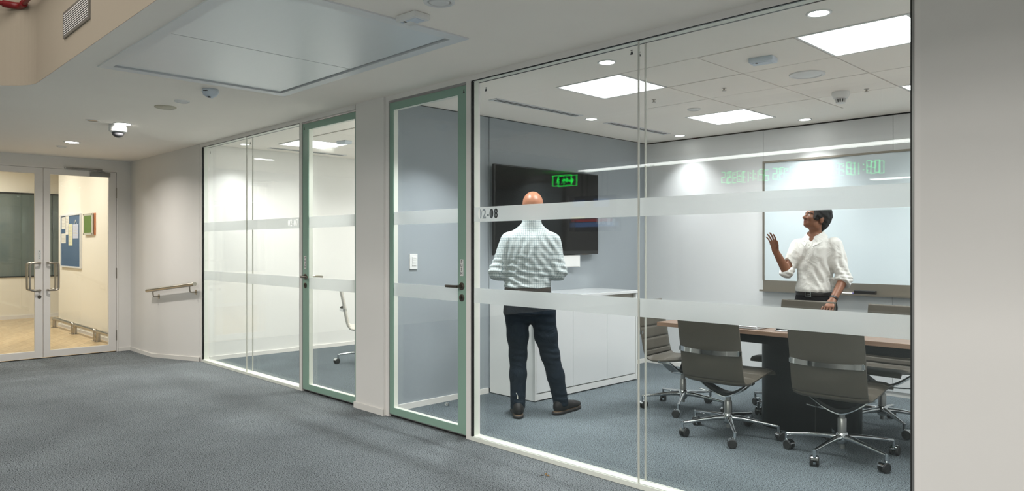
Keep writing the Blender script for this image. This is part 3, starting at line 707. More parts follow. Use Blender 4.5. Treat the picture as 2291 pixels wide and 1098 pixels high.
def led_clock(x, y, z, txt, label):
    o = root('led_clock', (x, y, z), label, 'clock', 'digital clocks')
    B('clock_case', M['black'], x - .335, x + .335, y - .04, y, z - .11, z + .11, parent=o)
    for s_ in (-1, 1): MB().cyl((x + s_*.25, y - .02, z + .11), (x + s_*.3, y - .02, 4.2), .006, n=8).build('hanger', M['alu'], o)
    h = .068; w_ = .052; t = .006; px = -.29; T = FACE_N(Vector((x, y + .001, z)))
    for ch in txt:
        m = MB()
        if ch == ':':
            m.box(px - .008, px + .008, .022, .038, 0, .003)
            d2 = MB(); d2.box(px - .008, px + .008, -.038, -.022, 0, .003); d2.xf(T).build('led_dot', M['led_green'], o)
            px += .045
        else:
            for sgm in SEG[ch]:
                a = {'a': (0, w_, h-t, h+t), 'g': (0, w_, -t, t), 'd': (0, w_, -h-t, -h+t), 'f': (-t, t, 0, h), 'e': (-t, t, -h, 0), 'b': (w_-t, w_+t, 0, h), 'c': (w_-t, w_+t, -h, 0)}[sgm]
                m.box(px + a[0], px + a[1], a[2], a[3], 0, .003)
            px += .088
        m.xf(T).build('led_dot' if ch == ':' else 'led_digit', M['led_green'], o)
for x, t, lb in ((-4.513, '21:13:35', 'green digital clock 21:13:35 mirrored left of the whiteboard'), (-3.81, '14:13:35', 'green digital clock 14:13:35 mirrored in the middle of three'), (-3.139, '09:13:35', 'green digital clock 09:13:35 mirrored above the standing man')):
    led_clock(x, -2.1, 2.225, t, lb)
sc_ = root('news_screen', (-7.05, -2.15, 1.86), 'news screen mirrored faintly over the dark wall screen', 'screen')
B('screen_case', M['black'], -7.50, -6.60, -2.19, -2.15, 1.55, 2.10, parent=sc_)
for s_ in (-.2, .2): MB().cyl((-7.05 + s_, -2.17, 2.1), (-7.05 + s_, -2.17, 4.2), .01, n=8).build('hanger', M['alu'], sc_)
for mt, b in (('scr_dark', (-7.48, -6.62, 1.57, 2.08)), ('scr_blue', (-7.0, -6.70, 1.92, 2.05)), ('scr_blue', (-7.42, -7.18, 1.94, 2.04)), ('scr_red', (-7.46, -6.72, 1.70, 1.74)), ('scr_blue', (-7.48, -6.62, 1.62, 1.69)), ('scr_yellow', (-7.46, -7.18, 1.75, 1.78)),
              ('scr_white', (-6.75, -6.68, 1.64, 1.74)), ('scr_white', (-6.94, -6.87, 1.66, 1.76))):
    q = .001 if mt == 'scr_dark' else .002
    B('screen_area', M[mt], b[0], b[1], -2.15 + q - .001, -2.15 + q, b[2], b[3], parent=sc_)

# ------------------------------------------------------------------ meeting room ceiling fittings
def panel_lamp(x0, x1, y0, y1, label, group):
    o = root('panel_light', ((x0+x1)/2, (y0+y1)/2, CZ), label, 'light', group)
    m = MB(); e = .014
    for b in ((x0, x1, y0, y0+e), (x0, x1, y1-e, y1), (x0, x0+e, y0+e, y1-e), (x1-e, x1, y0+e, y1-e)): m.box(*b, CZ - .004, CZ + .02)
    m.build('panel_frame', M['plastic'], o)
    area('lamp', ((x0+x1)/2, (y0+y1)/2, CZ - .006), x1-x0-.04, y1-y0-.04, PANEL_W*(.88 if group.startswith('side') else 1), (1, .985, .955) if group.startswith('side') else (.98, .99, 1), spread=135)
    B('diffuser', M['panel_light'], x0+e, x1-e, y0+e, y1-e, CZ - .001, CZ + .01, parent=o)
for (i, j), lb in zip(LIGHTS, ('bright square ceiling panel light nearest the meeting room door', 'bright square ceiling panel light over the corner of the back wall', 'bright square ceiling panel light at the top right behind the glass', 'bright square ceiling panel light cut by the right glass edge, farther back')):
    panel_lamp(gx[i]+.004, gx[i+1]-.004, gy[j]+.004, gy[j+1]-.004, lb, 'meeting room panel lights')
for (i, j) in ((0, 0), (0, 3), (3, 0), (3, 3)):
    panel_lamp(sx_[i]+.004, sx_[i+1]-.004, sy_[j]+.004, sy_[j+1]-.004, ('square ceiling panel light seen in the left room through the door' if (i, j) == (0, 0) else 'square ceiling panel light of the left room ' + {(0, 3): 'near its far corner', (3, 0): 'behind the white pier', (3, 3): 'over its hidden rear corner'}[(i, j)]), 'side room panel lights')
LW = (.96, .98, 1.0)
for x, y, lb in ((-2.826, 3.635, 'round downlight just inside the glass above the pane joint'), (-1.483, 3.622, 'round downlight just inside the glass at the top right'), (-4.196, 5.164, 'round downlight between the two slot diffusers'),
                 (-4.19, 3.63, 'round downlight hidden above the meeting room door frame'), (-4.169, 6.608, 'round downlight nearest the far room corner'), (-2.825, 6.587, 'round downlight close to the back wall, left of the whiteboard'), (-1.48, 6.587, 'round downlight close to the back wall above the whiteboard'),
                 (-.15, 3.63, 'round downlight hidden behind the right wall'), (-.15, 6.587, 'round downlight at the hidden end of the back wall')):
    downlight((x, y, CZ), .056, M['down_light'], lb, 'meeting room downlights', (SCALLOP_W*(2.6 if x == -4.19 and y < 4 else 1), LW, 96))
for x, y, lb in ((-8.04, 3.617, 'round downlight in the left room near the glass corner'), (-8.1, 6.55, 'round downlight in the far corner of the left room'), (-5.6, 3.62, 'round downlight in the left room behind the pier')):
    downlight((x, y, CZ), .056, M['down_light'], lb, 'side room downlights', (SCALLOP_W, LW, 100))
def slot(x, y0, y1, label, group):
    o = root('slot_diffuser', (x, (y0+y1)/2, CZ), label, 'vent', group)
    B('slot_plate', M['plastic'], x - .05, x + .05, y0 - .03, y1 + .03, CZ - .005, CZ + .001, parent=o)
    for s_ in (-.014, .016): B('slot_opening', M['gasket'], x + s_ - .007, x + s_ + .007, y0, y1, CZ - .0062, CZ - .004, parent=o)
slot(-4.17, 3.93, 4.93, 'twin slot air diffuser above the wall screen', 'slot diffusers')
slot(-4.20, 5.44, 6.38, 'twin slot air diffuser near the far room corner', 'slot diffusers')
slot(-8.12, 3.98, 4.95, 'twin slot air diffuser in the left room ceiling', 'slot diffusers')
flush_disc('ceiling_speaker', -2.064, 4.848, CZ - .002, .115, M['plastic'], 'round white ceiling speaker in the meeting room', 'speaker', True)
flush_disc('blank_cover', -3.266, 5.399, CZ - .002, .055, M['plastic'], 'small round white cover on a tile beside the rear panel light', 'cover')
box_sensor((-2.08, 4.238, CZ - .002), R(8), 'pale blue box sensor on a meeting room ceiling tile', M['bluewhite'])
box_sensor((-7.006, 4.288, CZ - .002), R(8), 'pale blue box sensor on the left room ceiling', M['bluewhite'])
sm = root('smoke_detector', (-2.126, 5.593, CZ), 'white smoke detector with a slotted cage on the meeting room ceiling', 'detector')
MB().lathe([(0, CZ), (.062, CZ), (.064, CZ - .022), (.052, CZ - .05), (.04, CZ - .056), (0, CZ - .056)], (-2.126, 5.593, 0), 28).build('detector_body', M['plastic'], sm, smooth=40)
for k in range(12):
    a = 2*PI*k/12; MB().cyl((-2.126 + .037*math.cos(a), 5.593 + .037*math.sin(a), CZ - .055), (-2.126 + .030*math.cos(a), 5.593 + .030*math.sin(a), CZ - .084), .004, n=6).build('cage_bar', M['plastic'], sm)
MB().lathe([(0, CZ - .09), (.032, CZ - .088), (.034, CZ - .082), (0, CZ - .08)], (-2.126, 5.593, 0), 20).build('cage_cap', M['plastic'], sm, smooth=40)
MB().lathe([(0, CZ - .08), (.024, CZ - .08), (.024, CZ - .055), (0, CZ - .055)], (-2.126, 5.593, 0), 16).build('detector_core', M['letters'], sm)
for x, y, lb in ((-3.281, 4.824, 'tiny hanging sprinkler head near the front panel light'), (-2.676, 4.838, 'tiny hanging sprinkler head in the middle of the ceiling tiles'), (-1.95, 5.62, 'small indicator plate beside the smoke detector')):
    o = root('fire_sprinkler', (x, y, CZ), lb, 'sprinkler', 'fire sprinklers')
    MB().lathe([(0, CZ), (.018, CZ), (.018, CZ - .005), (.007, CZ - .007), (.007, CZ - .02), (.016, CZ - .022), (.016, CZ - .024), (0, CZ - .024)], (x, y, 0), 16).build('sprinkler_body', M['steel'], o, smooth=40)

# ------------------------------------------------------------------ meeting room furniture
tv = root('wall_screen', (-4.72, 5.14, 1.24), 'large black flat screen on the grey wall in front of the bald man', 'screen')
TY0, TY1, TZ0, TZ1 = 4.397, 5.874, 1.242, 2.062
B('screen_body', M['bezel'], -4.715, -4.68, TY0, TY1, TZ0, TZ1, parent=tv, bev=.004)
B('screen_glass', M['gloss'], -4.681, -4.6785, TY0 + .012, TY1 - .012, TZ0 + .035, TZ1 - .012, parent=tv)
B('screen_mount', M['black'], TX + .012, -4.715, 4.9, 5.4, 1.5, 1.85, parent=tv)
B('brand_bar', M['darksteel'], -4.6795, -4.6775, 5.60, 5.72, TZ0 - .006, TZ0 + .004, parent=tv)
vb = root('codec_box', (-4.72, 5.3, 1.11), 'white box mounted on the wall under the big screen', 'box')
B('box_shell', M['plastic'], TX + .016, -4.69, 5.02, 5.595, 1.113, 1.232, parent=vb, bev=.004)
B('box_seam', M['alu'], -4.691, -4.6893, 5.03, 5.585, 1.118, 1.121, parent=vb)
cb = root('sideboard', (-4.49, 5.14, 0), 'white sideboard with three flat doors under the wall screen', 'cabinet')
CX0, CX1, CY0, CY1 = TX + .022, -4.20, 4.415, 5.886
B('cabinet_end', M['plastic'], CX0, CX1, CY0, CY0 + .022, .008, .862, parent=cb)
B('cabinet_end', M['plastic'], CX0, CX1, CY1 - .022, CY1, .008, .862, parent=cb)
B('carcass', M['plastic'], CX0, CX1 - .03, CY0 + .022, CY1 - .022, .012, .84, parent=cb)
B('plinth', M['plastic'], CX1 - .03, CX1 - .004, CY0 + .022, CY1 - .022, .010, .062, parent=cb)
dz = [CY0 + .026, 4.917, 5.409, CY1 - .026]
for k in range(3): B('door', M['laminate'], CX1 - .024, CX1 - .002, dz[k] + (.002 if k else 0), dz[k+1] - .002, .072, .815, parent=cb, bev=.001)
B('finger_gap', M['boardframe'], CX1 - .034, CX1 - .028, CY0 + .022, CY1 - .022, .815, .862, parent=cb)
B('countertop', M['laminate'], CX0, CX1 + .012, CY0 - .004, CY1 + .004, .862, .888, parent=cb, bev=.002)
lsw = root('light_switch', (TX + .02, 3.565, 1.13), 'white light switch plate on the grey wall behind the glass door', 'switch')
B('switch_plate', M['plastic'], TX + .010, TX + .019, 3.526, 3.604, 1.136, 1.260, parent=lsw, bev=.002)
for k in range(5): B('rocker', M['plastic'], TX + .019, TX + .0225, 3.548, 3.588, 1.165 + k*.015, 1.177 + k*.015, parent=lsw, bev=.001)
m = MB(); m.lathe([(0, 0), (.022, 0), (.022, .008), (.016, .03), (0, .032)], (-4.62, 3.80, 0), 20)
o = m.build('door_stop', M['chrome'], loc=(-4.62, 3.80, 0), smooth=40, label='small steel door stop on the carpet behind the glass door', cat='door stop')
# whiteboard
wbd = root('whiteboard', (-2.3, RY, .88), 'wide white glass writing board with a metal tray on the back wall', 'board')
WX0, WX1, WZ0, WZ1 = -3.356, -.75, .985, 2.168
B('board_glass', M['wboard'], WX0 + .018, WX1 - .018, RY - .030, RY - .014, WZ0, WZ1 - .018, parent=wbd)
m = MB(); yy = (RY - .040, RY - .012)
m.box(WX0, WX0 + .018, *yy, .985, WZ1); m.box(WX1 - .018, WX1, *yy, .985, WZ1); m.box(WX0 + .018, WX1 - .018, *yy, WZ1 - .018, WZ1)
m.build('board_frame', M['boardframe'], wbd)
m = MB(); m.box(WX0, WX1, RY - .030, RY - .012, .885, .985); m.box(WX0, WX1, RY - .105, RY - .012, .877, .885); m.box(WX0, WX1, RY - .109, RY - .105, .877, .895)
m.build('pen_tray', M['boardframe'], wbd)
er = root('board_eraser', (-2.36, 6.80, .885), 'black board eraser lying on the whiteboard tray', 'eraser')
B('eraser_block', M['black'], -2.46, -2.28, 6.775, 6.825, .892, .925, parent=er, bev=.004)
B('eraser_felt', M['letters'], -2.455, -2.285, 6.778, 6.822, .885, .892, parent=er)
def pen(x, y, col, label):
    o = root('marker_pen', (x, y, .885), label, 'marker', 'markers on the whiteboard tray')
    MB().cyl((x - .045, y, .894), (x + .045, y, .894), .0085, n=12).build('barrel', M['plastic'], o, smooth=40)
    MB().cyl((x - .075, y, .894), (x - .045, y, .894), .0095, n=12).build('cap', col, o, smooth=40)
    MB().cyl((x + .045, y, .894), (x + .056, y, .894), .0095, n=12).build('end_plug', col, o, smooth=40)
pen(-2.66, 6.80, pm('green_marker', srgb(40, 150, 70), .4), 'marker pen with a green cap on the whiteboard tray')
pen(-2.52, 6.785, pm('blue_marker', srgb(60, 50, 130), .4), 'marker pen with a dark blue cap beside the eraser')
# table
tb = root('meeting_table', (-2.1, 5.16, 0), 'long meeting table with walnut top on a black slab base', 'table')
TXa, TXb, TYa, TYb = -3.16, -.95, 4.685, 5.62
B('tabletop', M['tabletop'], TXa, TXb, TYa, TYb, .712, .742, parent=tb, bev=.002)
m = MB(); m.prism([(-2.95, .675), (-2.80, .648), (-1.42, .648), (-1.30, .675), (-1.30, .712), (-2.95, .712)], -.40, .40)
m.xf(Matrix.Translation((0, 5.15, 0)) @ Matrix.Rotation(R(90), 4, 'X')); m.build('apron', M['blackbase'], tb)
pts = [(-1.965 + .14*math.sin(R(t)), 5.16 - .14*math.cos(R(t))) for t in range(0, 181, 12)] + [(-2.385 - .14*math.sin(R(t)), 5.16 + .14*math.cos(R(t))) for t in range(0, 181, 12)]
MB().prism(pts, 0, .70).build('pedestal', M['blackbase'], tb, smooth=35)
m = MB(); m.box(-2.083, -2.077, 5.0185, 5.022, .02, .64); m.build('pedestal_seam', M['black'], tb)
lp = root('laptop', (-2.52, 4.87, .742), 'closed silver laptop on the walnut table', 'laptop')
B('laptop_body', M['silver'], -2.69, -2.36, 4.72, 4.95, .744, .756, parent=lp, bev=.003)
B('laptop_lid', M['silver'], -2.69, -2.36, 4.72, 4.95, .757, .764, parent=lp, bev=.003)
for q in ((-2.66, 4.75), (-2.39, 4.75), (-2.66, 4.92), (-2.39, 4.92)): MB().cyl((q[0], q[1], .742), (q[0], q[1], .745), .006, n=10).build('rubber_foot', M['rubber'], lp)
ms = root('computer_mouse', (-2.20, 4.78, .742), 'dark computer mouse with silver sides on the table', 'mouse')
k = [(math.cos(R(t)), math.sin(R(t))) for t in range(0, 91, 15)]
T = Matrix.Translation((-2.215, 4.785, .742)) @ Matrix.Rotation(R(-20), 4, 'Z')
MB().lathe([(.0, 0)] + [(.99, 0), (1, .3)] + [(c, .3 + .7*s_) for c, s_ in k[1:-1]] + [(0, 1)], (0,0,0), 28).xf(T @ Matrix.Diagonal((.052, .032, .016, 1))).build('mouse_base', M['silver'], ms, smooth=True)
MB().lathe([(0, .2)] + [(c, .2 + .8*s_) for c, s_ in k[:-1]] + [(0, 1)], (0,0,0), 28).xf(T @ Matrix.Diagonal((.046, .029, .030, 1))).build('mouse_shell', M['gloss'], ms, smooth=True)

# ------------------------------------------------------------------ chairs
PROF = [(.262, .412), (.255, .428), (.225, .438), (.15, .433), (.05, .419), (-.05, .405), (-.13, .397), (-.185, .400), (-.222, .425), (-.243, .485), (-.262, .595), (-.282, .70), (-.303, .80), (-.318, .872)]
def catmull(P, sub):
    P = [Vector((p[0], p[1], 0)) for p in P]; Q = []
    for i in range(len(P)-1):
        a, b, c, d = P[max(i-1,0)], P[i], P[i+1], P[min(i+2,len(P)-1)]
        for k in range(sub):
            t = k/sub; Q.append(.5*((2*b)+(c-a)*t+(2*a-5*b+4*c-d)*t*t+(3*b-a-3*c+d)*t**3))
    return Q + [P[-1]]
def shell(pts, seams):
    """thick padded sheet swept along a side profile; grooves across its inner face at the seam arc lengths"""
    bm = bmesh.new(); n = len(pts); L = [0]
    for a, b in zip(pts, pts[1:]): L.append(L[-1] + (b-a).length)
    NX = 12; front = []; back = []
    for i, p in enumerate(pts):
        t = (pts[min(i+1, n-1)] - pts[max(i-1, 0)]).normalized(); nrm = Vector((t.y, -t.x, 0))   # towards the sitter
        s = L[i]; w = .224
        end = min(s, L[-1]-s); cap = math.sqrt(max(0, 1 - max(0, 1 - end/.014)**2))
        th = .018*cap + .001
        groove = sum(.009*math.exp(-((s-q)/.0055)**2) for q in seams)
        fr, bk = [], []
        for k in range(NX+1):
            u = -1 + 2*k/NX; e = 1 - abs(u)**10*.8
            x = u*w; bow = .006*(u*u)      # slight dish
            fo = (th*1.1 - groove*(1 if abs(u) < .86 else 0) )*e + bow; bo = th*.75*e - bow*.6
            a = p + nrm*fo; b = p - nrm*bo
            fr.append(bm.verts.new((x, a.x, a.y))); bk.append(bm.verts.new((x, b.x, b.y)))
        front.append(fr); back.append(bk)
    for i in range(n-1):
        for k in range(NX):
            bm.faces.new((front[i][k], front[i][k+1], front[i+1][k+1], front[i+1][k])); bm.faces.new((back[i][k+1], back[i][k], back[i+1][k], back[i+1][k+1]))
        bm.faces.new((front[i][0], front[i+1][0], back[i+1][0], back[i][0])); bm.faces.new((front[i+1][NX], front[i][NX], back[i][NX], back[i+1][NX]))
    for q, r_ in ((0, 1), (n-1, -1)):
        for k in range(NX): bm.faces.new((front[q][k+1], front[q][k], back[q][k], back[q][k+1]))
    return bm
def mbm(bm): m = MB(); m.bm.free(); m.bm = bm; return m
PTS = catmull(PROF, 16); CUT = 128
def make_chair(leather):
    o = root('conference_chair', (0, 0, 0))
    mbm(shell(PTS[:CUT+1], (.11, .22, .33))).build('seat', leather, o, smooth=50)
    mbm(shell(PTS[CUT:], (.05, .145, .24, .335))).build('backrest', leather, o, smooth=50)
    # chrome bar across the back
    bm = MB(); N = 14; prev = None
    for i in range(N+1):
        u = -1 + 2*i/N; x = u*.217; y = -.272 - .040*(1-abs(u)**2.5) - .004; z = .620 - .006*(1-u*u); h = .018 - .004*(1-u*u) ; t = .006
        ring = [bm.bm.verts.new(q) for q in ((x, y - t, z - h), (x, y + t, z - h), (x, y + t*.6, z + h), (x, y - t*.6, z + h))]
        if prev:
            for k in range(4): bm.bm.faces.new((prev[k], prev[(k+1)%4], ring[(k+1)%4], ring[k]))
        else: bm.bm.faces.new(ring[::-1])
        prev = ring
    bm.bm.faces.new(prev)
    for s_ in (-1, 1): bm.box(s_*.215 - .007, s_*.215 + .007, -.285, -.25, .606, .634)
    bm.build('back_bar', M['chrome'], o, smooth=30)
    # sling yoke under the seat: bright underside, dark web above
    for nm, mt, z0, hw in (('yoke', M['chrome'], 0., .038), ('yoke_web', M['black'], .010, .030)):
        bm = MB(); prev = None
        for i in range(21):
            u = -1 + i/10; x = u*.205; zz = .272 + .125*abs(u)**1.55 + z0; yw = hw*(1 + .25*(1-abs(u))); yc = -.06 + .055*(1-abs(u))
            th = .007 if mt is M['chrome'] else .010 + .012*(1-abs(u))
            ring = [bm.bm.verts.new(q) for q in ((x, yc - yw, zz), (x, yc + yw, zz), (x, yc + yw, zz + th), (x, yc - yw, zz + th))]
            if prev:
                for k in range(4): bm.bm.faces.new((prev[k], prev[(k+1)%4], ring[(k+1)%4], ring[k]))
            else: bm.bm.faces.new(ring[::-1])
            prev = ring
        bm.bm.faces.new(prev); bm.build(nm, mt, o, smooth=30)
    m = MB()
    for s_ in (-1, 1): m.cyl((s_*.226, -.10, .398), (s_*.200, -.10, .398), .010, n=12); m.box(s_*.185, s_*.205, -.120, -.02, .384, .398)
    m.build('seat_bracket', M['chrome'], o, smooth=40)
    m = MB(); m.tube([(-.03, -.02, .290), (-.12, -.03, .294), (-.21, -.03, .304)], .005, 8); m.build('lever', M['chrome'], o)
    m = MB(); m.cyl((0,0,.244), (0,0,.277), .018); m.lathe([(0,.150),(.0265,.150),(.0265,.240),(.022,.246),(0,.246)], n=20); m.cyl((0,0,.055), (0,0,.11), .016); m.build('gas_column', M['alu'], o, smooth=40)
    m = MB(); m.lathe([(0,.085),(.030,.085),(.038,.100),(.038,.140),(.030,.156),(0,.156)], n=24); m.build('hub', M['chrome'], o, smooth=40)
    for k in range(5):
        T = Matrix.Rotation(2*PI*k/5, 4, 'Z')
        bm = MB(); prev = None
        for x, z, hw, hh in ((.02, .125, .021, .021), (.10, .124, .018, .017), (.20, .114, .014, .013), (.30, .102, .011, .010), (.335, .098, .011, .010)):
            ring = [bm.bm.verts.new((x, hw*math.cos(a), z + hh*math.sin(a))) for a in [2*PI*q/10 for q in range(10)]]
            if prev:
                for q in range(10): bm.bm.faces.new((prev[q], prev[(q+1)%10], ring[(q+1)%10], ring[q]))
            else: bm.bm.faces.new(ring[::-1])
            prev = ring
        bm.bm.faces.new(prev); bm.cyl((.335, 0, .060), (.335, 0, .105), .011, n=12)
        bm.xf(T).build('leg', M['chrome'], o, smooth=50)
        Tc = T @ Matrix.Translation((.335, 0, 0)) @ Matrix.Rotation(R(40 + 57*k), 4, 'Z')
        bm = MB()
        for y0, y1 in ((-.026, -.008), (.008, .026)): bm.lathe([(0, y0), (.026, y0), (.030, y0 + .004), (.030, y1 - .004), (.026, y1), (0, y1)], (.018, 0, .030), 24, 'y')
        bm.cyl((.018, -.012, .03), (.018, .012, .03), .008, n=10)
        ca = bm.xf(Tc).build('caster', M['rubber'], o, smooth=40)
        bm = MB(); prev = None
        for q in range(9):
            a = R(20 + 17.5*q); ring = [bm.bm.verts.new((.018 + rr*math.cos(a), yy, .030 + rr*math.sin(a))) for rr, yy in ((.0315, -.020), (.0315, .020), (.034, .020), (.034, -.020))]
            if prev:
                for w_ in range(4): bm.bm.faces.new((prev[w_], prev[(w_+1)%4], ring[(w_+1)%4], ring[w_]))
            else: bm.bm.faces.new(ring[::-1])
            prev = ring
        bm.bm.faces.new(prev); bm.xf(Tc).build('hood', M['chrome'], ca, smooth=30)
    return o
BASEP = ('gas_column', 'hub', 'leg', 'caster')
ch0 = make_chair(M['leather'])
CH = [ # x, y, facing (0 = +y), base turn, label
    (-2.530, 4.630, 2, 18, 'taupe chair with its back to the glass, left of the two near ones'),
    (-1.765, 4.665, 2, 48, 'taupe chair with its back to the glass, nearest the right wall'),
    (-3.200, 5.120, -84, 8, 'taupe chair at the short left end of the table by the sideboard'),
    (-2.520, 5.640, 181, 30, 'taupe chair held by the standing man in the white shirt'),
    (-1.850, 5.650, 177, -48, 'taupe chair on the far side below the whiteboard tray eraser'),
]
for i, (x, y, a, bt, lb) in enumerate(CH):
    o = ch0 if i == 0 else dup(ch0)
    o.location = (x, y, 0); o.rotation_euler = (0, 0, R(a)); props(o, lb, 'chair', 'conference chairs round the table')
    for c in o.children:
        if c.name.split('.')[0] in BASEP: c.rotation_euler = (0, 0, R(bt - a))
ch1 = dup(ch0)
ch1.location = (-6.97, 4.58, 0); ch1.rotation_euler = (0, 0, R(-30)); props(ch1, 'pale grey conference chair leaning back in the left room behind the door', 'chair', 'side room chairs')
for c in ch1.children:
    if c.name.split('.')[0] in ('seat', 'backrest'): c.data = c.data.copy(); c.data.materials[0] = M['leather_lit']
    if c.name.split('.')[0] in BASEP: c.rotation_euler = (0, 0, R(238 + 30))

# ------------------------------------------------------------------ people: smooth distance fields turned into one surface each
class Field:
    """smooth union of round cones, ellipsoids and tapered trunks"""
    def __init__(s): s.p = []
    def cone(s, a, b, ra, rb=None, k=.02): s.p.append(('c', np.array(a, 'f4'), np.array(b, 'f4'), ra, ra if rb is None else rb, k)); return s
    def chain(s, pts, rs, k=.02):
        for a, b, r0, r1 in zip(pts, pts[1:], rs, rs[1:]): s.cone(a, b, r0, r1, k)
        return s
    def ell(s, c, r, k=.02, rot=None): s.p.append(('e', np.array(c, 'f4'), np.array(r, 'f4'), rot, None, k)); return s
    def trunk(s, rows, k=.02, rot=0.):
        """rows: z, cx, cy, half width, half depth"""
        s.p.append(('t', np.array(rows, 'f4'), rot, None, None, k)); return s
    def __call__(s, P):
        d = None
        for q in s.p:
            k = q[5]
            if q[0] == 'c':
                a, b, r0, r1 = q[1:5]; ab = b - a; t = np.clip(((P - a) @ ab)/max(1e-9, float(ab @ ab)), 0, 1)
                e = np.linalg.norm(P - a - t[:, None]*ab, axis=1) - (r0 + (r1 - r0)*t)
            elif q[0] == 'e':
                X = P - q[1]
                if q[3] is not None: X = X @ np.array(q[3], 'f4')
                r = q[2]; l = np.linalg.norm(X/r, axis=1); g = np.linalg.norm(X/(r*r), axis=1)
                e = l*(l - 1)/np.maximum(g, 1e-6)
            else:
                T = q[1]; z = np.clip(P[:, 2], T[0, 0], T[-1, 0])
                cx, cy, a, b = [np.interp(z, T[:, 0], T[:, i]) for i in (1, 2, 3, 4)]
                X, Y = P[:, 0] - cx, P[:, 1] - cy; c_, s_ = math.cos(q[2]), math.sin(q[2]); X, Y = X*c_ + Y*s_, -X*s_ + Y*c_
                l = np.sqrt((X/a)**2 + (Y/b)**2); g = np.sqrt((X/a**2)**2 + (Y/b**2)**2)
                e = l*(l - 1)/np.maximum(g, 1e-6); e = np.where(l < .05, -np.minimum(a, b), e)
                dz = np.abs(P[:, 2] - z); e = np.where(dz > 0, np.sqrt(np.maximum(e, 0)**2 + dz**2), e)
            if d is None: d = e
            else:
                h = np.maximum(k - np.abs(d - e), 0)/k; d = np.minimum(d, e) - h*h*k*.25
        return d
def surface(f, lo, hi, h):
    """surface nets on a sparse grid: blocks far from the surface are skipped"""
    lo = np.array(lo, 'f4'); n = np.ceil((np.array(hi) - lo)/h).astype(int) + 1; Bk = 12
    nb = -(-n//Bk); n = nb*Bk + 1
    V = np.ones(n, 'f4')
    ax = [lo[i] + h*np.arange(n[i], dtype='f4') for i in range(3)]
    bc = np.stack(np.meshgrid(*[lo[i] + h*(np.arange(nb[i])*Bk + Bk/2) for i in range(3)], indexing='ij'), -1).reshape(-1, 3).astype('f4')
    dc = f(bc); near = np.abs(dc) < h*Bk*1.35
    for idx, (dd, nr) in enumerate(zip(dc, near)):
        i, j, k = np.unravel_index(idx, nb); sl = (slice(i*Bk, i*Bk+Bk+1), slice(j*Bk, j*Bk+Bk+1), slice(k*Bk, k*Bk+Bk+1))
        if not nr: 
            if dd < 0: V[sl] = np.where(V[sl] == 1, -1, V[sl])
    todo = [np.unravel_index(i, nb) for i in np.nonzero(near)[0]]
    for c in range(0, len(todo), 120):
        ch = todo[c:c+120]; pts = []
        for i, j, k in ch:
            g = np.stack(np.meshgrid(ax[0][i*Bk:i*Bk+Bk+1], ax[1][j*Bk:j*Bk+Bk+1], ax[2][k*Bk:k*Bk+Bk+1], indexing='ij'), -1); pts.append(g.reshape(-1, 3))
        d = f(np.concatenate(pts)).reshape(len(ch), Bk+1, Bk+1, Bk+1)
        for (i, j, k), v in zip(ch, d): V[i*Bk:i*Bk+Bk+1, j*Bk:j*Bk+Bk+1, k*Bk:k*Bk+Bk+1] = v
    Sg = V < 0
    corners = [(a, b, c) for a in (0, 1) for b in (0, 1) for c in (0, 1)]
    cut = lambda A, o: A[o[0]:A.shape[0]-1+o[0], o[1]:A.shape[1]-1+o[1], o[2]:A.shape[2]-1+o[2]]
    cnt = sum(cut(Sg, o).astype('i1') for o in corners)
    act = (cnt > 0) & (cnt < 8); cells = np.argwhere(act); ids = -np.ones(act.shape, 'i4'); ids[act] = np.arange(len(cells))
    acc = np.zeros((len(cells), 3), 'f4'); num = np.zeros(len(cells), 'f4')
    cv = {o: V[cells[:, 0]+o[0], cells[:, 1]+o[1], cells[:, 2]+o[2]] for o in corners}
    for o in corners:
        for axi in range(3):
            if o[axi]: continue
            p = list(o); p[axi] = 1; p = tuple(p); a, b = cv[o], cv[p]; x = (a < 0) != (b < 0)
            t = np.where(x, a/np.where(x, a - b, 1), 0); q = np.array(o, 'f4')[None].repeat(len(cells), 0); q[:, axi] += t
            acc += q*x[:, None]; num += x
    verts = lo + h*(cells + acc/num[:, None])
    faces = []
    for axi in range(3):
        u, w = (axi+1) % 3, (axi+2) % 3
        a = np.take(Sg, range(Sg.shape[axi]-1), axi); b = np.take(Sg, range(1, Sg.shape[axi]), axi)
        e = np.argwhere(a != b); e = e[(e[:, u] > 0) & (e[:, w] > 0) & (e[:, u] < act.shape[u]) & (e[:, w] < act.shape[w])]
        if not len(e): continue
        flip = a[tuple(e.T)]
        q = []
        for du, dw in ((0, 0), (-1, 0), (-1, -1), (0, -1)):
            c = e.copy(); c[:, u] += du; c[:, w] += dw; q.append(ids[tuple(c.T)])
        q = np.stack(q, 1); q[~flip] = q[~flip][:, ::-1]; faces.append(q[(q >= 0).all(1)])
    return verts, np.concatenate(faces)
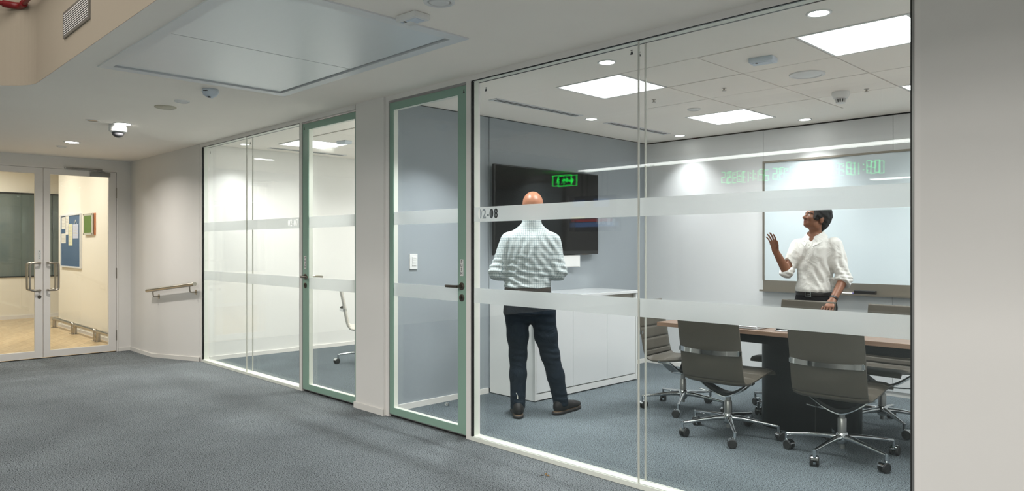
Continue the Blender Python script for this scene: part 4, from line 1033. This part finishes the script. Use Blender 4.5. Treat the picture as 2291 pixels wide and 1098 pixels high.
def skin_obj(name, f, lo, hi, h, mats, frame, parent, relax=1, matfn=None, uvfn=None, **kw):
    v, q = surface(f, lo, hi, h)
    for _ in range(relax):
        s_ = np.zeros_like(v); c = np.zeros(len(v), 'f4')
        for i in range(4):
            a, b = q[:, i], q[:, (i+1) % 4]
            np.add.at(s_, a, v[b]); np.add.at(c, a, 1); np.add.at(s_, b, v[a]); np.add.at(c, b, 1)
        v = .5*v + .5*s_/np.maximum(c, 1)[:, None]
    me = bpy.data.meshes.new(name)
    w = np.array([list(frame @ Vector(p)) for p in v.tolist()], 'f4') if frame is not None else v
    org = ORG[parent.name] if parent is not None else frame.translation
    me.from_pydata((w - np.array(org, 'f4')).tolist(), [], q.tolist())
    for mm in (mats if isinstance(mats, (list, tuple)) else [mats]): me.materials.append(mm)
    me.polygons.foreach_set('use_smooth', [True]*len(me.polygons))
    if matfn is not None:
        fc = v[q].mean(1); me.polygons.foreach_set('material_index', matfn(fc).astype('i4'))
    if uvfn is not None:
        uv = uvfn(v); l = me.uv_layers.new(name='UVMap'); idx = np.empty(len(me.loops), 'i4'); me.loops.foreach_get('vertex_index', idx)
        l.data.foreach_set('uv', uv[idx].astype('f4').ravel())
    me.update()
    o = bpy.data.objects.new(name, me); COL.objects.link(o); ORG[o.name] = Vector(org)
    if parent is not None: o.parent = parent
    else: o.location = org
    return props(o, **kw)
def rotm(ax, deg): return np.array(Matrix.Rotation(R(deg), 3, ax), 'f4')
class Head:
    """head facing -y in its own frame (origin at the middle of the skull), placed by R3 (3x3) and c"""
    def __init__(s, R3, c, sc=1.0): s.R, s.c, s.k = R3, np.array(c, 'f4'), sc
    def w(s, p): return (s.R @ (np.array(p, 'f4')*s.k)) + s.c
    def loc(s, P): return ((P - s.c) @ s.R)/s.k
    def add(s, f, neck_to, rn=.054, rb=.062):
        E = lambda c, r, k=.02: f.ell(s.w(c), np.array(r)*s.k, k, s.R)
        E((0, .012, .025), (.074, .095, .088)); E((0, -.030, -.040), (.057, .062, .062), .03); E((0, -.068, -.083), (.026, .024, .020), .03)
        E((0, -.010, -.068), (.052, .050, .030), .03)
        E((0, -.078, .022), (.045, .016, .014), .02)                                  # brow
        f.cone(s.w((0, -.088, .006)), s.w((0, -.112, -.027)), .0085*s.k, .0115*s.k, .012)   # nose
        for q in (-1, 1):
            E((q*.012, -.100, -.031), (.010, .012, .008), .008); E((q*.036, -.074, -.022), (.020, .016, .018), .02)
            E((q*.031, -.083, -.002), (.0135, .010, .0105), .004)                    # eyeballs and lids
            E((q*.079, .014, -.018), (.011, .020, .032), .008); E((q*.050, .0, -.075), (.014, .03, .028), .02)
        E((0, -.093, -.053), (.022, .009, .0058), .006); E((0, -.090, -.064), (.018, .009, .0065), .006)
        a, b = s.w((0, .018, -.07)), np.array(neck_to, 'f4'); f.cone(a, b, rn, rb, .03)
    def face_mat(s, P):
        """0 skin, 1 eye white, 2 dark (iris, brows), 3 lips"""
        L = s.loc(P); m = np.zeros(len(P), int); ax = np.abs(L[:, 0]); fr = L[:, 1] < -.05
        m[fr & ((L[:, 0]/.022)**2 + ((L[:, 2]+.0585)/.0105)**2 < 1) & (L[:, 1] < -.084)] = 3
        ey = ((ax - .031)/.0115)**2 + ((L[:, 2]+.002)/.0048)**2 < 1
        m[fr & ey] = 1; m[fr & ey & (np.abs(ax - .030) < .0055)] = 2
        m[fr & (np.abs(ax - .032) < .018) & (np.abs(L[:, 2] - .0205 + .25*np.maximum(ax - .036, 0)) < .0032)] = 2
        return m
def hand(f, wrist, fwd, nrm, side, curl=(20, 25, 20), spread=6, thumb=(40, 25), sc=1.0):
    """palm with four unequal jointed fingers and a thumb leaving the side of the palm; nrm points out of the palm"""
    w, d, n, t = [np.array(q, 'f4') for q in (wrist, fwd, nrm, side)]
    d = d/np.linalg.norm(d); n = n - d*(n @ d); n /= np.linalg.norm(n); t = np.cross(d, n)*(1 if np.cross(d, n) @ t > 0 else -1)
    for i, (off, L, r) in enumerate(((.030, (.040, .024, .019), .0082), (.010, (.044, .028, .020), .0086), (-.010, (.041, .026, .019), .0082), (-.029, (.032, .020, .017), .0072))):
        b = w + t*off*.55*sc + d*.012*sc; kn = w + (d*(.086 - .006*abs(i - 1)) + t*off)*sc
        f.cone(b, kn, .0135*sc, .0105*sc, .016)
        ang = 0; p = kn; dd = d + t*math.tan(R(spread*(1.2 - i*.8)))
        dd /= np.linalg.norm(dd)
        for L_, c in zip(L, curl):
            ang += c; v = dd*math.cos(R(ang)) + n*math.sin(R(ang)); q = p + v*L_*sc; f.cone(p, q, r*sc, r*.9*sc, .004); p = q; r *= .92
    b = w + (t*.022 + d*.022)*sc; a0, a1 = thumb
    v = d*math.cos(R(a0)) + t*math.sin(R(a0)); v = v*.9 + n*.35; v /= np.linalg.norm(v); m1 = b + v*.042*sc
    v2 = d*math.cos(R(a0 - a1)) + t*math.sin(R(a0 - a1)) + n*.25; v2 /= np.linalg.norm(v2)
    f.cone(b, m1, .0145*sc, .0105*sc, .012); m2 = m1 + v2*.030*sc; f.cone(m1, m2, .0100*sc, .0092*sc, .004); f.cone(m2, m2 + (v2 + n*.2)*.022*sc, .0092*sc, .0078*sc, .004)
def cloth_mat(name, col, checks=None, rough=.8, bump=.5):
    k = NT(name); b = k.b; b.inputs['Roughness'].default_value = rough; b.inputs['Specular IOR Level'].default_value = .2; b.inputs['Base Color'].default_value = col
    tc = k.add('ShaderNodeTexCoord')
    if checks:
        line, sp_, lw = checks; sep = k.add('ShaderNodeSeparateXYZ'); k.link(tc.outputs['UV'], sep.inputs[0]); prev = None
        for ax in (0, 1):
            mo = k.add('ShaderNodeMath', operation='MODULO'); mo.inputs[1].default_value = sp_; k.link(sep.outputs[ax], mo.inputs[0])
            lt = k.add('ShaderNodeMath', operation='LESS_THAN'); lt.inputs[1].default_value = lw; k.link(mo.outputs[0], lt.inputs[0])
            if prev is None: prev = lt
            else:
                mxm = k.add('ShaderNodeMath', operation='MAXIMUM'); k.link(prev.outputs[0], mxm.inputs[0]); k.link(lt.outputs[0], mxm.inputs[1]); prev = mxm
        mx = k.add('ShaderNodeMix', data_type='RGBA'); mx.inputs[6].default_value = col; mx.inputs[7].default_value = line
        k.link(prev.outputs[0], mx.inputs[0]); k.link(mx.outputs[2], b.inputs['Base Color'])
    nz = k.add('ShaderNodeTexNoise', i_Scale=9.0, i_Detail=3.0, i_Distortion=1.2); k.link(tc.outputs['Object'], nz.inputs['Vector'])
    bp = k.add('ShaderNodeBump', i_Strength=bump, i_Distance=.03); k.link(nz.outputs[0], bp.inputs['Height']); k.link(bp.outputs[0], b.inputs['Normal'])
    return k.m
def folds(P, terms):
    """creases: ridges along straight lines, fading with distance; terms: point, along, across, amplitude, wavelength, reach"""
    d = np.zeros(len(P), 'f4')
    for c, al, ac, amp, wl, reach in terms:
        X = P - np.array(c, 'f4'); al = np.array(al, 'f4'); al /= np.linalg.norm(al); ac = np.array(ac, 'f4'); ac /= np.linalg.norm(ac)
        s_, t_ = X @ al, X @ ac; d += amp*np.sin(2*PI*t_/wl + 1.5*np.sin(s_*14))*np.exp(-(np.linalg.norm(X, axis=1)/reach)**2)
    return d
def shoe(f_up, f_so, ankle, toe_dir, z0=0.):   # heel, instep and toe blend into one last
    """upper and sole fields of a low lace-up shoe; ankle = (x, y) over the heel"""
    d = np.array([toe_dir[0], toe_dir[1], 0], 'f4'); d /= np.linalg.norm(d); a = np.array([ankle[0], ankle[1], 0], 'f4'); s_ = np.array([-d[1], d[0], 0], 'f4')
    for t, w_, h_ in ((-.030, .041, .056), (.03, .044, .052), (.09, .047, .040), (.15, .050, .030), (.205, .043, .024)):
        f_up.ell(a + d*t + np.array([0, 0, z0 + .030 + h_*.55]), (w_, .055, h_), .03, np.stack([s_, d, np.array([0, 0, 1], 'f4')], 1))
    f_up.cone(a + np.array([0, 0, .06]), a + d*.0 + np.array([0, 0, .115]), .040, .040, .03)
    for t, w_ in ((-.040, .043), (.02, .045), (.08, .047), (.145, .053), (.205, .047)):
        f_so.ell(a + d*t + np.array([0, 0, z0 + .015]), (w_, .058, .0175), .02, np.stack([s_, d, np.array([0, 0, 1], 'f4')], 1))

FW = Vector((-math.cos(R(44.61)), math.sin(R(44.61)), 0)); RT = Vector((math.sin(R(44.61)), math.cos(R(44.61)), 0))
def man_frame(x, y): return Matrix(((RT.x, FW.x, 0, x), (RT.y, FW.y, 0, y), (0, 0, 1, 0), (0, 0, 0, 1)))   # local x: to the right, y: away, z: up
A3 = lambda *p: np.array(p, 'f4')

# ---- bald man in the checked shirt, seen from behind
F1 = man_frame(-3.913, 4.079)
SK1 = [pm('pale_skin', srgb(162, 110, 84), .4, spec=.4), pm('eye_white', srgb(225, 222, 216), .3), pm('eye_dark', srgb(60, 45, 35), .4), pm('lip', srgb(170, 100, 88), .5)]
p1 = root('person', F1.translation, 'bald man in a checked shirt and dark trousers standing with his back to the glass', 'person')
H1 = Head(rotm('Z', 180) @ rotm('X', 4), (.008, .012, 1.630), 1.09)
Ls, Le, Lw = A3(-.182, .0, 1.372), A3(-.272, -.015, 1.125), A3(-.150, .215, 1.075)
Rs, Re, Rw = A3(.166, .0, 1.364), A3(.208, -.015, 1.125), A3(.085, .215, 1.085)
body = Field(); H1.add(body, (-.004, .0, 1.475), .056, .062)
body.trunk([(.80, -.03, 0, .15, .10), (.95, -.03, 0, .145, .09), (1.1, -.025, 0, .155, .10), (1.3, -.012, 0, .175, .11), (1.42, -.008, 0, .15, .085), (1.475, -.006, 0, .07, .06)], .04)
for s_, e_, w_ in ((Ls, Le, Lw), (Rs, Re, Rw)): body.chain([s_, e_, w_], [.052, .042, .030], .02)
LH, LK, LA = A3(-.110, 0, .82), A3(-.112, .0, .46), A3(-.110, -.055, .08)
RH, RK, RA = A3(.072, 0, .82), A3(.138, .03, .47), A3(.232, .05, .08)
for a_, b_, c_ in ((LH, LK, LA), (RH, RK, RA)): body.chain([a_, b_, c_], [.075, .050, .038], .03)
hand(body, Lw, (.35, .9, .12), (.75, -.2, .6), (-.2, .3, .9), (30, 35, 25)); hand(body, Rw, (-.35, .9, .12), (-.75, -.2, .6), (.2, .3, .9), (30, 35, 25))
skin_obj('body', body, (-.40, -.16, .03), (.38, .44, 1.78), .0058, SK1, F1, p1, 1, H1.face_mat)
hair = Field(); hair.ell(H1.w((0, .014, .020)), (.0865, .109, .101), .02, H1.R)
def hair1(P):
    L = H1.loc(P); return np.maximum(hair(P), np.maximum(L[:, 2] - .012 + .35*np.maximum(-L[:, 1] - .02, 0), np.maximum(-.085 - L[:, 2], -.030 - L[:, 1])))
skin_obj('hair', hair1, (-.12, -.15, 1.50), (.14, .16, 1.68), .0045, pm('cropped_grey_brown_hair', srgb(96, 76, 62), .8, bump=.3, bscale=400), F1, p1, 1)
sh = Field()
sh.trunk([(.985, -.034, 0, .178, .118), (1.015, -.033, 0, .186, .126), (1.06, -.030, 0, .178, .119), (1.12, -.026, 0, .182, .122), (1.25, -.018, .0, .196, .130), (1.33, -.012, .004, .203, .130), (1.39, -.010, .004, .196, .116), (1.43, -.008, .004, .166, .098), (1.47, -.006, .002, .112, .080), (1.50, -.004, -.004, .078, .072)], .04)
for s_, e_, w_ in ((Ls, Le, Lw), (Rs, Re, Rw)): sh.chain([s_, e_, w_], [.064, .060, .044], .04)
sh.cone((-.004, -.008, 1.46), (.002, -.010, 1.575), .076, .074, .02)
F1T = [((.05, -.12, 1.02), (1, 0, .35), (0, 0, 1), .0065, .055, .16), ((-.10, -.11, 1.05), (1, 0, -.5), (.3, 0, 1), .006, .05, .13), ((.12, -.11, 1.18), (-.6, 0, 1), (1, 0, .5), .006, .06, .14),
       ((-.03, -.12, 1.16), (.6, 0, 1), (1, 0, -.5), .0055, .065, .15), ((-.15, -.08, 1.30), (.5, 0, 1), (1, 0, -.4), .006, .055, .11), ((.14, -.08, 1.30), (-.5, 0, 1), (1, 0, .5), .006, .055, .11),
       (tuple(Le), (1, 0, .2), (0, .3, 1), .006, .045, .11), (tuple(Re), (1, 0, -.2), (0, .3, 1), .006, .045, .11), ((.0, -.1, .97), (1, 0, 0), (0, 0, 1), .004, .04, .2)]
def shirt1(P):
    d = sh(P) + folds(P, F1T); L = P - A3(-.03, 0, 0)
    return np.maximum(np.maximum(d, 1.000 - P[:, 2] - .004*np.sin(P[:, 0]*40)), np.where(P[:, 2] > 1.47, P[:, 2] - 1.556 - .15*(P[:, 1]), -1))
def uv1(v):
    x = v[:, 0] + .02; yb = v[:, 1] + .125
    return np.stack([x + np.clip(x/.20, -1, 1)*yb*.9 + 2, v[:, 2] + 1 + .25*np.maximum(v[:, 1], 0)], 1)
CHK = cloth_mat('checked_shirt_cotton', srgb(188, 194, 194), (srgb(104, 125, 128), .0185, .0026), bump=.3)
skin_obj('shirt', shirt1, (-.42, -.22, .93), (.40, .36, 1.60), .0062, CHK, F1, p1, 1, None, uv1)
tro = Field()
tro.trunk([(.80, -.022, 0, .198, .135), (.86, -.018, 0, .202, .138), (.93, -.028, 0, .188, .122), (1.0, -.032, 0, .176, .115)], .05)
tro.ell((-.02, -.01, .775), (.10, .09, .06), .05)
tro.chain([(-.118, 0, .80), (-.110, -.005, .62), (-.108, .004, .47), (-.108, -.020, .32), (-.110, -.050, .085)], [.098, .082, .068, .064, .058], .03)
tro.chain([(.088, 0, .80), (.112, .015, .62), (.145, .03, .47), (.190, .035, .30), (.232, .052, .085)], [.100, .088, .072, .066, .060], .03)
F2T = [(( -.11, -.06, .46), (1, 0, .25), (0, 0, 1), .0035, .050, .08), ((.145, -.04, .47), (1, 0, .3), (0, 0, 1), .004, .048, .09), ((-.11, -.1, .13), (1, 0, -.2), (0, 0, 1), .003, .05, .07), ((.23, .0, .13), (1, 0, .2), (0, 0, 1), .003, .05, .07),
       ((-.02, -.1, .76), (1, 0, .5), (0, 0, 1), .003, .06, .09), ((.10, -.08, .70), (1, 0, -.4), (0, 0, 1), .003, .06, .09)]
skin_obj('trousers', lambda P: np.maximum(np.maximum(tro(P) + folds(P, F2T), P[:, 2] - .992), .062 - P[:, 2]), (-.26, -.2, .05), (.34, .2, 1.0), .0062, cloth_mat('navy_trousers', srgb(14, 27, 39)), F1, p1, 1)
m = MB(); m.tube([F1 @ Vector(q) for q in ((-.123, -.094, .191), (-.112, -.100, .167), (-.112, -.104, .146))], .0025, 6); m.build('reflective_thread', M['paper'], p1, label='short pale thread mark on the left calf')
bt = Field().trunk([(.955, -.032, 0, .186, .123), (1.01, -.032, 0, .182, .120)], .02)
skin_obj('belt', lambda P: np.maximum(bt(P), np.maximum(P[:, 2] - 1.003, .966 - P[:, 2])), (-.26, -.18, .94), (.2, .18, 1.03), .006, pm('dark_brown_belt', srgb(52, 42, 36), .5), F1, p1, 1)
wl = pm('tan_welt', srgb(112, 90, 66), .7); so = pm('dark_sole', srgb(34, 28, 25), .7); up = pm('dark_leather_shoe', srgb(27, 24, 24), .6, spec=.3)
for (ax_, ay_), td in (((-.110, -.055), (-.06, 1)), ((.232, .05), (.62, .78))):
    fu, fs = Field(), Field(); shoe(fu, fs, (ax_, ay_), td)
    bx = (ax_ - .28, ay_ - .12, .0), (ax_ + .30, ay_ + .30, .16)
    sb = skin_obj('shoe', lambda P, fu=fu: np.maximum(fu(P), np.maximum(.030 - P[:, 2], P[:, 2] - .130)), *bx, .0055, up, F1, p1, 1)
    skin_obj('sole', lambda P, fs=fs: np.maximum(fs(P), np.maximum(.001 - P[:, 2], P[:, 2] - .0305)), *bx, .005, [so, wl], F1, sb, 0, lambda c: (c[:, 2] > .0250).astype(int))
    d_ = Vector((td[0], td[1], 0)).normalized(); s_ = Vector((-d_.y, d_.x, 0)); m = MB()
    for q in range(4):
        c = Vector((ax_, ay_, .112 - .012*q)) + d_*(.055 + .024*q); m.tube([F1 @ (c - s_*.024 - Vector((0, 0, .012))), F1 @ c, F1 @ (c + s_*.024 - Vector((0, 0, .012)))], .0035, 6)
    m.build('laces', M['black'], sb, kind='stuff')

# ---- man in the white shirt behind the far chair
F2 = man_frame(-2.535, 6.165)
SK2 = [pm('brown_skin', srgb(128, 86, 64), .45, spec=.4), pm('eye_white_b', srgb(190, 182, 174), .7, spec=.1), pm('eye_dark_b', srgb(30, 22, 18), .5), pm('lip_b', srgb(120, 72, 60), .5)]
p2 = root('person', F2.translation, 'dark haired man in a white shirt with rolled sleeves standing before the whiteboard', 'person')
H2 = Head(rotm('Z', -83) @ rotm('X', -15), (-.020, -.015, 1.566), .97)
ya2 = R(-47)                                  # trunk turned to the left of the view
TR = lambda x, y: (x*math.cos(ya2) - y*math.sin(ya2), x*math.sin(ya2) + y*math.cos(ya2))
CXb = -.022
Ls = A3(.092, -.110, 1.340); Le = A3(.150, -.160, 1.050); Lw = A3(.010, -.262, .880)
Rs = A3(-.128, .095, 1.325); Re = A3(-.250, .040, 1.108); Rw = A3(-.362, -.005, 1.285)
body = Field(); H2.add(body, (-.022, .0, 1.400), .044, .054)
body.trunk([(.78, -.02, 0, .14, .10), (.93, -.02, 0, .125, .09), (1.08, -.02, 0, .125, .095), (1.25, -.02, 0, .135, .10), (1.36, -.02, 0, .11, .075), (1.41, -.022, 0, .065, .055)], .04, ya2)
body.chain([Ls, Le, Lw], [.044, .041, .028], .006); body.chain([Rs, Re, Rw], [.044, .040, .027], .006)
for sx2 in (-1, 1):
    hx, hy = TR(sx2*.085, 0); body.chain([(hx - .02, hy, .82), (hx - .02, hy, .46), (hx - .02, hy, .08)], [.075, .050, .038], .03)
hand(body, Lw, (-.42, -.42, -.42), (.1, .3, -.9), (-.75, .4, .1), (28, 34, 22), 5, (38, 20), .98)
hand(body, Rw, (-.28, -.10, .95), (-.75, -.45, -.3), (.3, -.9, .2), (10, 14, 12), 9, (44, 22), .98)
skin_obj('body', body, (-.46, -.40, .03), (.26, .26, 1.75), .0052, SK2, F2, p2, 1, H2.face_mat)
hf = Field(); hf.ell(H2.w((0, .022, .040)), (.089, .106, .094), .02, H2.R); hf.ell(H2.w((0, .072, -.015)), (.066, .046, .082), .04, H2.R)
for q in (-1, 1): hf.ell(H2.w((q*.062, -.030, .024)), (.023, .046, .056), .03, H2.R)
hf.ell(H2.w((0, -.055, .098)), (.062, .044, .034), .03, H2.R)
def hair2(P):
    L = H2.loc(P); cutf = np.maximum(-.045 - L[:, 1] + .35*np.maximum(L[:, 2] - .04, 0)*0, .058 - L[:, 2])      # clear the face
    face = np.minimum(-(L[:, 1] + .072 - .28*np.abs(L[:, 0])), .062 - L[:, 2])
    ear = .023 - np.linalg.norm((L - A3(0, .008, -.036))*A3(0, 1, 1), axis=1)
    ear = np.where(np.abs(L[:, 0]) > .05, ear, -1)
    d = hf(P) + .004*np.sin(L[:, 0]*150 + 40*L[:, 2])*np.sin(L[:, 2]*90 + L[:, 1]*60)
    return np.maximum(d, np.maximum(face, ear))
skin_obj('hair', hair2, (-.17, -.17, 1.42), (.16, .15, 1.78), .0045, pm('black_hair', srgb(22, 20, 20), .55, spec=.35, bump=.5, bscale=260), F2, p2, 1)
sh2 = Field()
sh2.trunk([(.925, -.028, 0, .150, .122), (.96, -.028, 0, .158, .130), (1.03, -.024, 0, .146, .118), (1.13, -.022, 0, .148, .118), (1.24, -.022, 0, .158, .124), (1.31, -.022, 0, .158, .118), (1.37, -.022, 0, .128, .092), (1.41, -.022, 0, .078, .070)], .04, ya2)
El = Le + (Lw - Le)*.10; Er = Re + (Rw - Re)*.06
sh2.chain([Ls, Le, El], [.062, .058, .056], .035); sh2.chain([Rs, Re, Er], [.064, .053, .052], .035)
sh2.cone(tuple(Le + (Lw - Le)*.02 + A3(0, 0, .004)), tuple(Le + (Lw - Le)*.17), .066, .066, .006)
F3T = [((-.06, -.10, 1.02), (.3, 0, 1), (1, .3, 0), .006, .055, .16), ((.06, -.13, 1.10), (-.5, 0, 1), (1, 0, .4), .007, .06, .17), ((.13, -.15, 1.22), (0, 0, 1), (1, .4, 0), .007, .05, .13), ((.14, -.16, 1.10), (.2, 0, 1), (1, 0, 0), .006, .045, .12),
       ((-.08, -.05, 1.25), (.6, 0, 1), (1, 0, -.5), .006, .06, .14), ((.03, -.12, .97), (1, 0, 0), (1, 0, .5), .006, .05, .13), (tuple(Le), (1, 0, 0), (0, 0, 1), .005, .03, .09), (tuple(Re), (1, 0, -.3), (.3, 0, 1), .005, .035, .09)]
Nl = (Lw - Le)/np.linalg.norm(Lw - Le); Nr = (Rw - Re)/np.linalg.norm(Rw - Re)
cl2 = Field().cone((-.022, 0, 1.37), (-.020, -.004, 1.47), .050, .050)
def shirt2(P):
    d = sh2(P) + folds(P, F3T)
    near = lambda a, b, r: np.linalg.norm(P - a - np.clip(((P - a) @ (b - a))/float((b - a) @ (b - a)), 0, 1)[:, None]*(b - a), axis=1) < r
    c1 = (P - (Le + (Lw - Le)*.20)) @ Nl; c1 = np.where(near(Le + .25*(Lw - Le), Lw, .074), c1, -1)
    c2 = (P - (Re + (Rw - Re)*.10)) @ Nr; c2 = np.where(near(Re + .16*(Rw - Re), Rw, .064), c2, -1)
    vy = TR(0, -1); fr = P[:, 0]*vy[0] + P[:, 1]*vy[1]
    nk = np.where((P[:, 2] > 1.30) & (fr > .0), .038 - np.abs((P[:, 0] - CXb)*vy[1] - P[:, 1]*vy[0]) - 1.1*np.maximum(1.395 - P[:, 2], 0), -1)   # open neck
    top = np.where(P[:, 2] > 1.36, np.maximum(P[:, 2] - 1.415, -cl2(P)), -1)
    return np.maximum(np.maximum(np.maximum(d, .935 - P[:, 2]), np.maximum(c1, c2)), np.maximum(nk, top))
WS = cloth_mat('white_shirt_cotton', srgb(212, 211, 206))
st = skin_obj('shirt', shirt2, (-.40, -.32, .91), (.28, .28, 1.46), .0062, WS, F2, p2, 1)
# collar: a folded band round the neck with two points
def collar():
    m = MB(); N = 40; inner, outer = [], []
    for i in range(N+1):
        a = R(16 + 328*i/N); t = abs(i/N*2 - 1)             # t = 1 at the front ends
        cx, cy = math.sin(a), math.cos(a)
        vx, vy = TR(0, -1)                                   # front
        sx2, sy2 = TR(1, 0)
        dx, dy = vx*cy + sx2*cx, vy*cy + sy2*cx
        zt = 1.474 - .070*t**1.5; rt = .062 + .004*t
        zb = zt - .046 - .034*max(0, t - .5)/.5; rb = .096 + .024*t**2 + .006*max(0, t - .5)/.5
        inner.append((CXb + dx*rt, dy*rt, zt)); outer.append((CXb + dx*rb, dy*rb, zb))
    for off in (0, .004):
        pass
    bm = m.bm; V = [[bm.verts.new(F2 @ Vector(p)) for p in q] for q in (inner, outer, [(x, y, z - .004) for x, y, z in outer], [(CXb + (x - CXb)*.94, y*.94, z - .05) for x, y, z in inner])]
    for a, b in ((0, 1), (1, 2), (2, 3), (3, 0)):
        for i in range(N): bm.faces.new((V[a][i], V[a][i+1], V[b][i+1], V[b][i]))
    for i in (0, N): bm.faces.new([V[k][i] for k in range(4)])
    return m.build('collar', WS, p2, smooth=40)
collar()
vx, vy = TR(0, -1)
m = MB()
for k in range(6):
    z = 1.335 - k*.066; rr = np.interp(z, [.96, 1.03, 1.13, 1.24, 1.31, 1.37], [.131, .119, .119, .125, .119, .096]) + .003
    c = F2 @ Vector((CXb + vx*rr, vy*rr, z)); n_ = (F2.to_3x3() @ Vector((vx, vy, 0))); m.cyl(c, c + n_*.003, .0055, n=10)
m.build('shirt_buttons', M['paper'], p2, kind='stuff')
tr2 = Field()
tr2.trunk([(.80, -.024, 0, .165, .125), (.88, -.024, 0, .162, .124), (.945, -.026, 0, .150, .118)], .05, ya2)
for sx2 in (-1, 1):
    hx, hy = TR(sx2*.088, 0); tr2.chain([(hx - .022, hy, .80), (hx - .02, hy, .46), (hx - .02, hy, .085)], [.094, .070, .058], .03)
skin_obj('trousers', lambda P: np.maximum(np.maximum(tr2(P), P[:, 2] - .94), .07 - P[:, 2]), (-.24, -.24, .05), (.2, .24, .96), .008, cloth_mat('black_trousers', srgb(28, 28, 31)), F2, p2, 1)
b2 = Field().trunk([(.90, -.025, 0, .160, .127), (.945, -.026, 0, .158, .125)], .02, ya2)
bl = skin_obj('belt', lambda P: np.maximum(b2(P), np.maximum(P[:, 2] - .940, .903 - P[:, 2])), (-.24, -.22, .89), (.2, .22, .96), .006, pm('black_belt', srgb(26, 24, 24), .4), F2, p2, 1)
m = MB(); m.ring_xz(-.026, .026, -.020, .020, .006, .006, .006, .006, -.004, .004); m.box(-.004, .024, -.005, .004, -.002, .002)
c = F2 @ Vector((CXb + vx*.131, vy*.131, .921)); yaw = math.atan2((F2.to_3x3() @ Vector((vx, vy, 0))).y, (F2.to_3x3() @ Vector((vx, vy, 0))).x) + PI/2
m.xf(Matrix.Translation(c) @ Matrix.Rotation(yaw, 4, 'Z')); m.build('buckle', M['chrome'], bl)
for sx2 in (-1, 1):
    hx, hy = TR(sx2*.088, 0); fu, fs = Field(), Field(); shoe(fu, fs, (hx - .02, hy), (vx, vy))
    bx = (hx - .30, hy - .30, .0), (hx + .14, hy + .14, .16)
    sb = skin_obj('shoe', lambda P, fu=fu: np.maximum(fu(P), np.maximum(.030 - P[:, 2], P[:, 2] - .130)), *bx, .007, up, F2, p2, 1)
    skin_obj('sole', lambda P, fs=fs: np.maximum(fs(P), np.maximum(.001 - P[:, 2], P[:, 2] - .0305)), *bx, .006, so, F2, sb, 0)
wa = Lw - Nl*.022
m = MB(); n_ = Vector(Nl.tolist()); m.tube([F2 @ Vector((wa + Nl*t).tolist()) for t in (-.010, -.009, .009, .010)], [.030, .0335, .0335, .030], 20)
m.build('wrist_band', M['black'], p2, smooth=40)
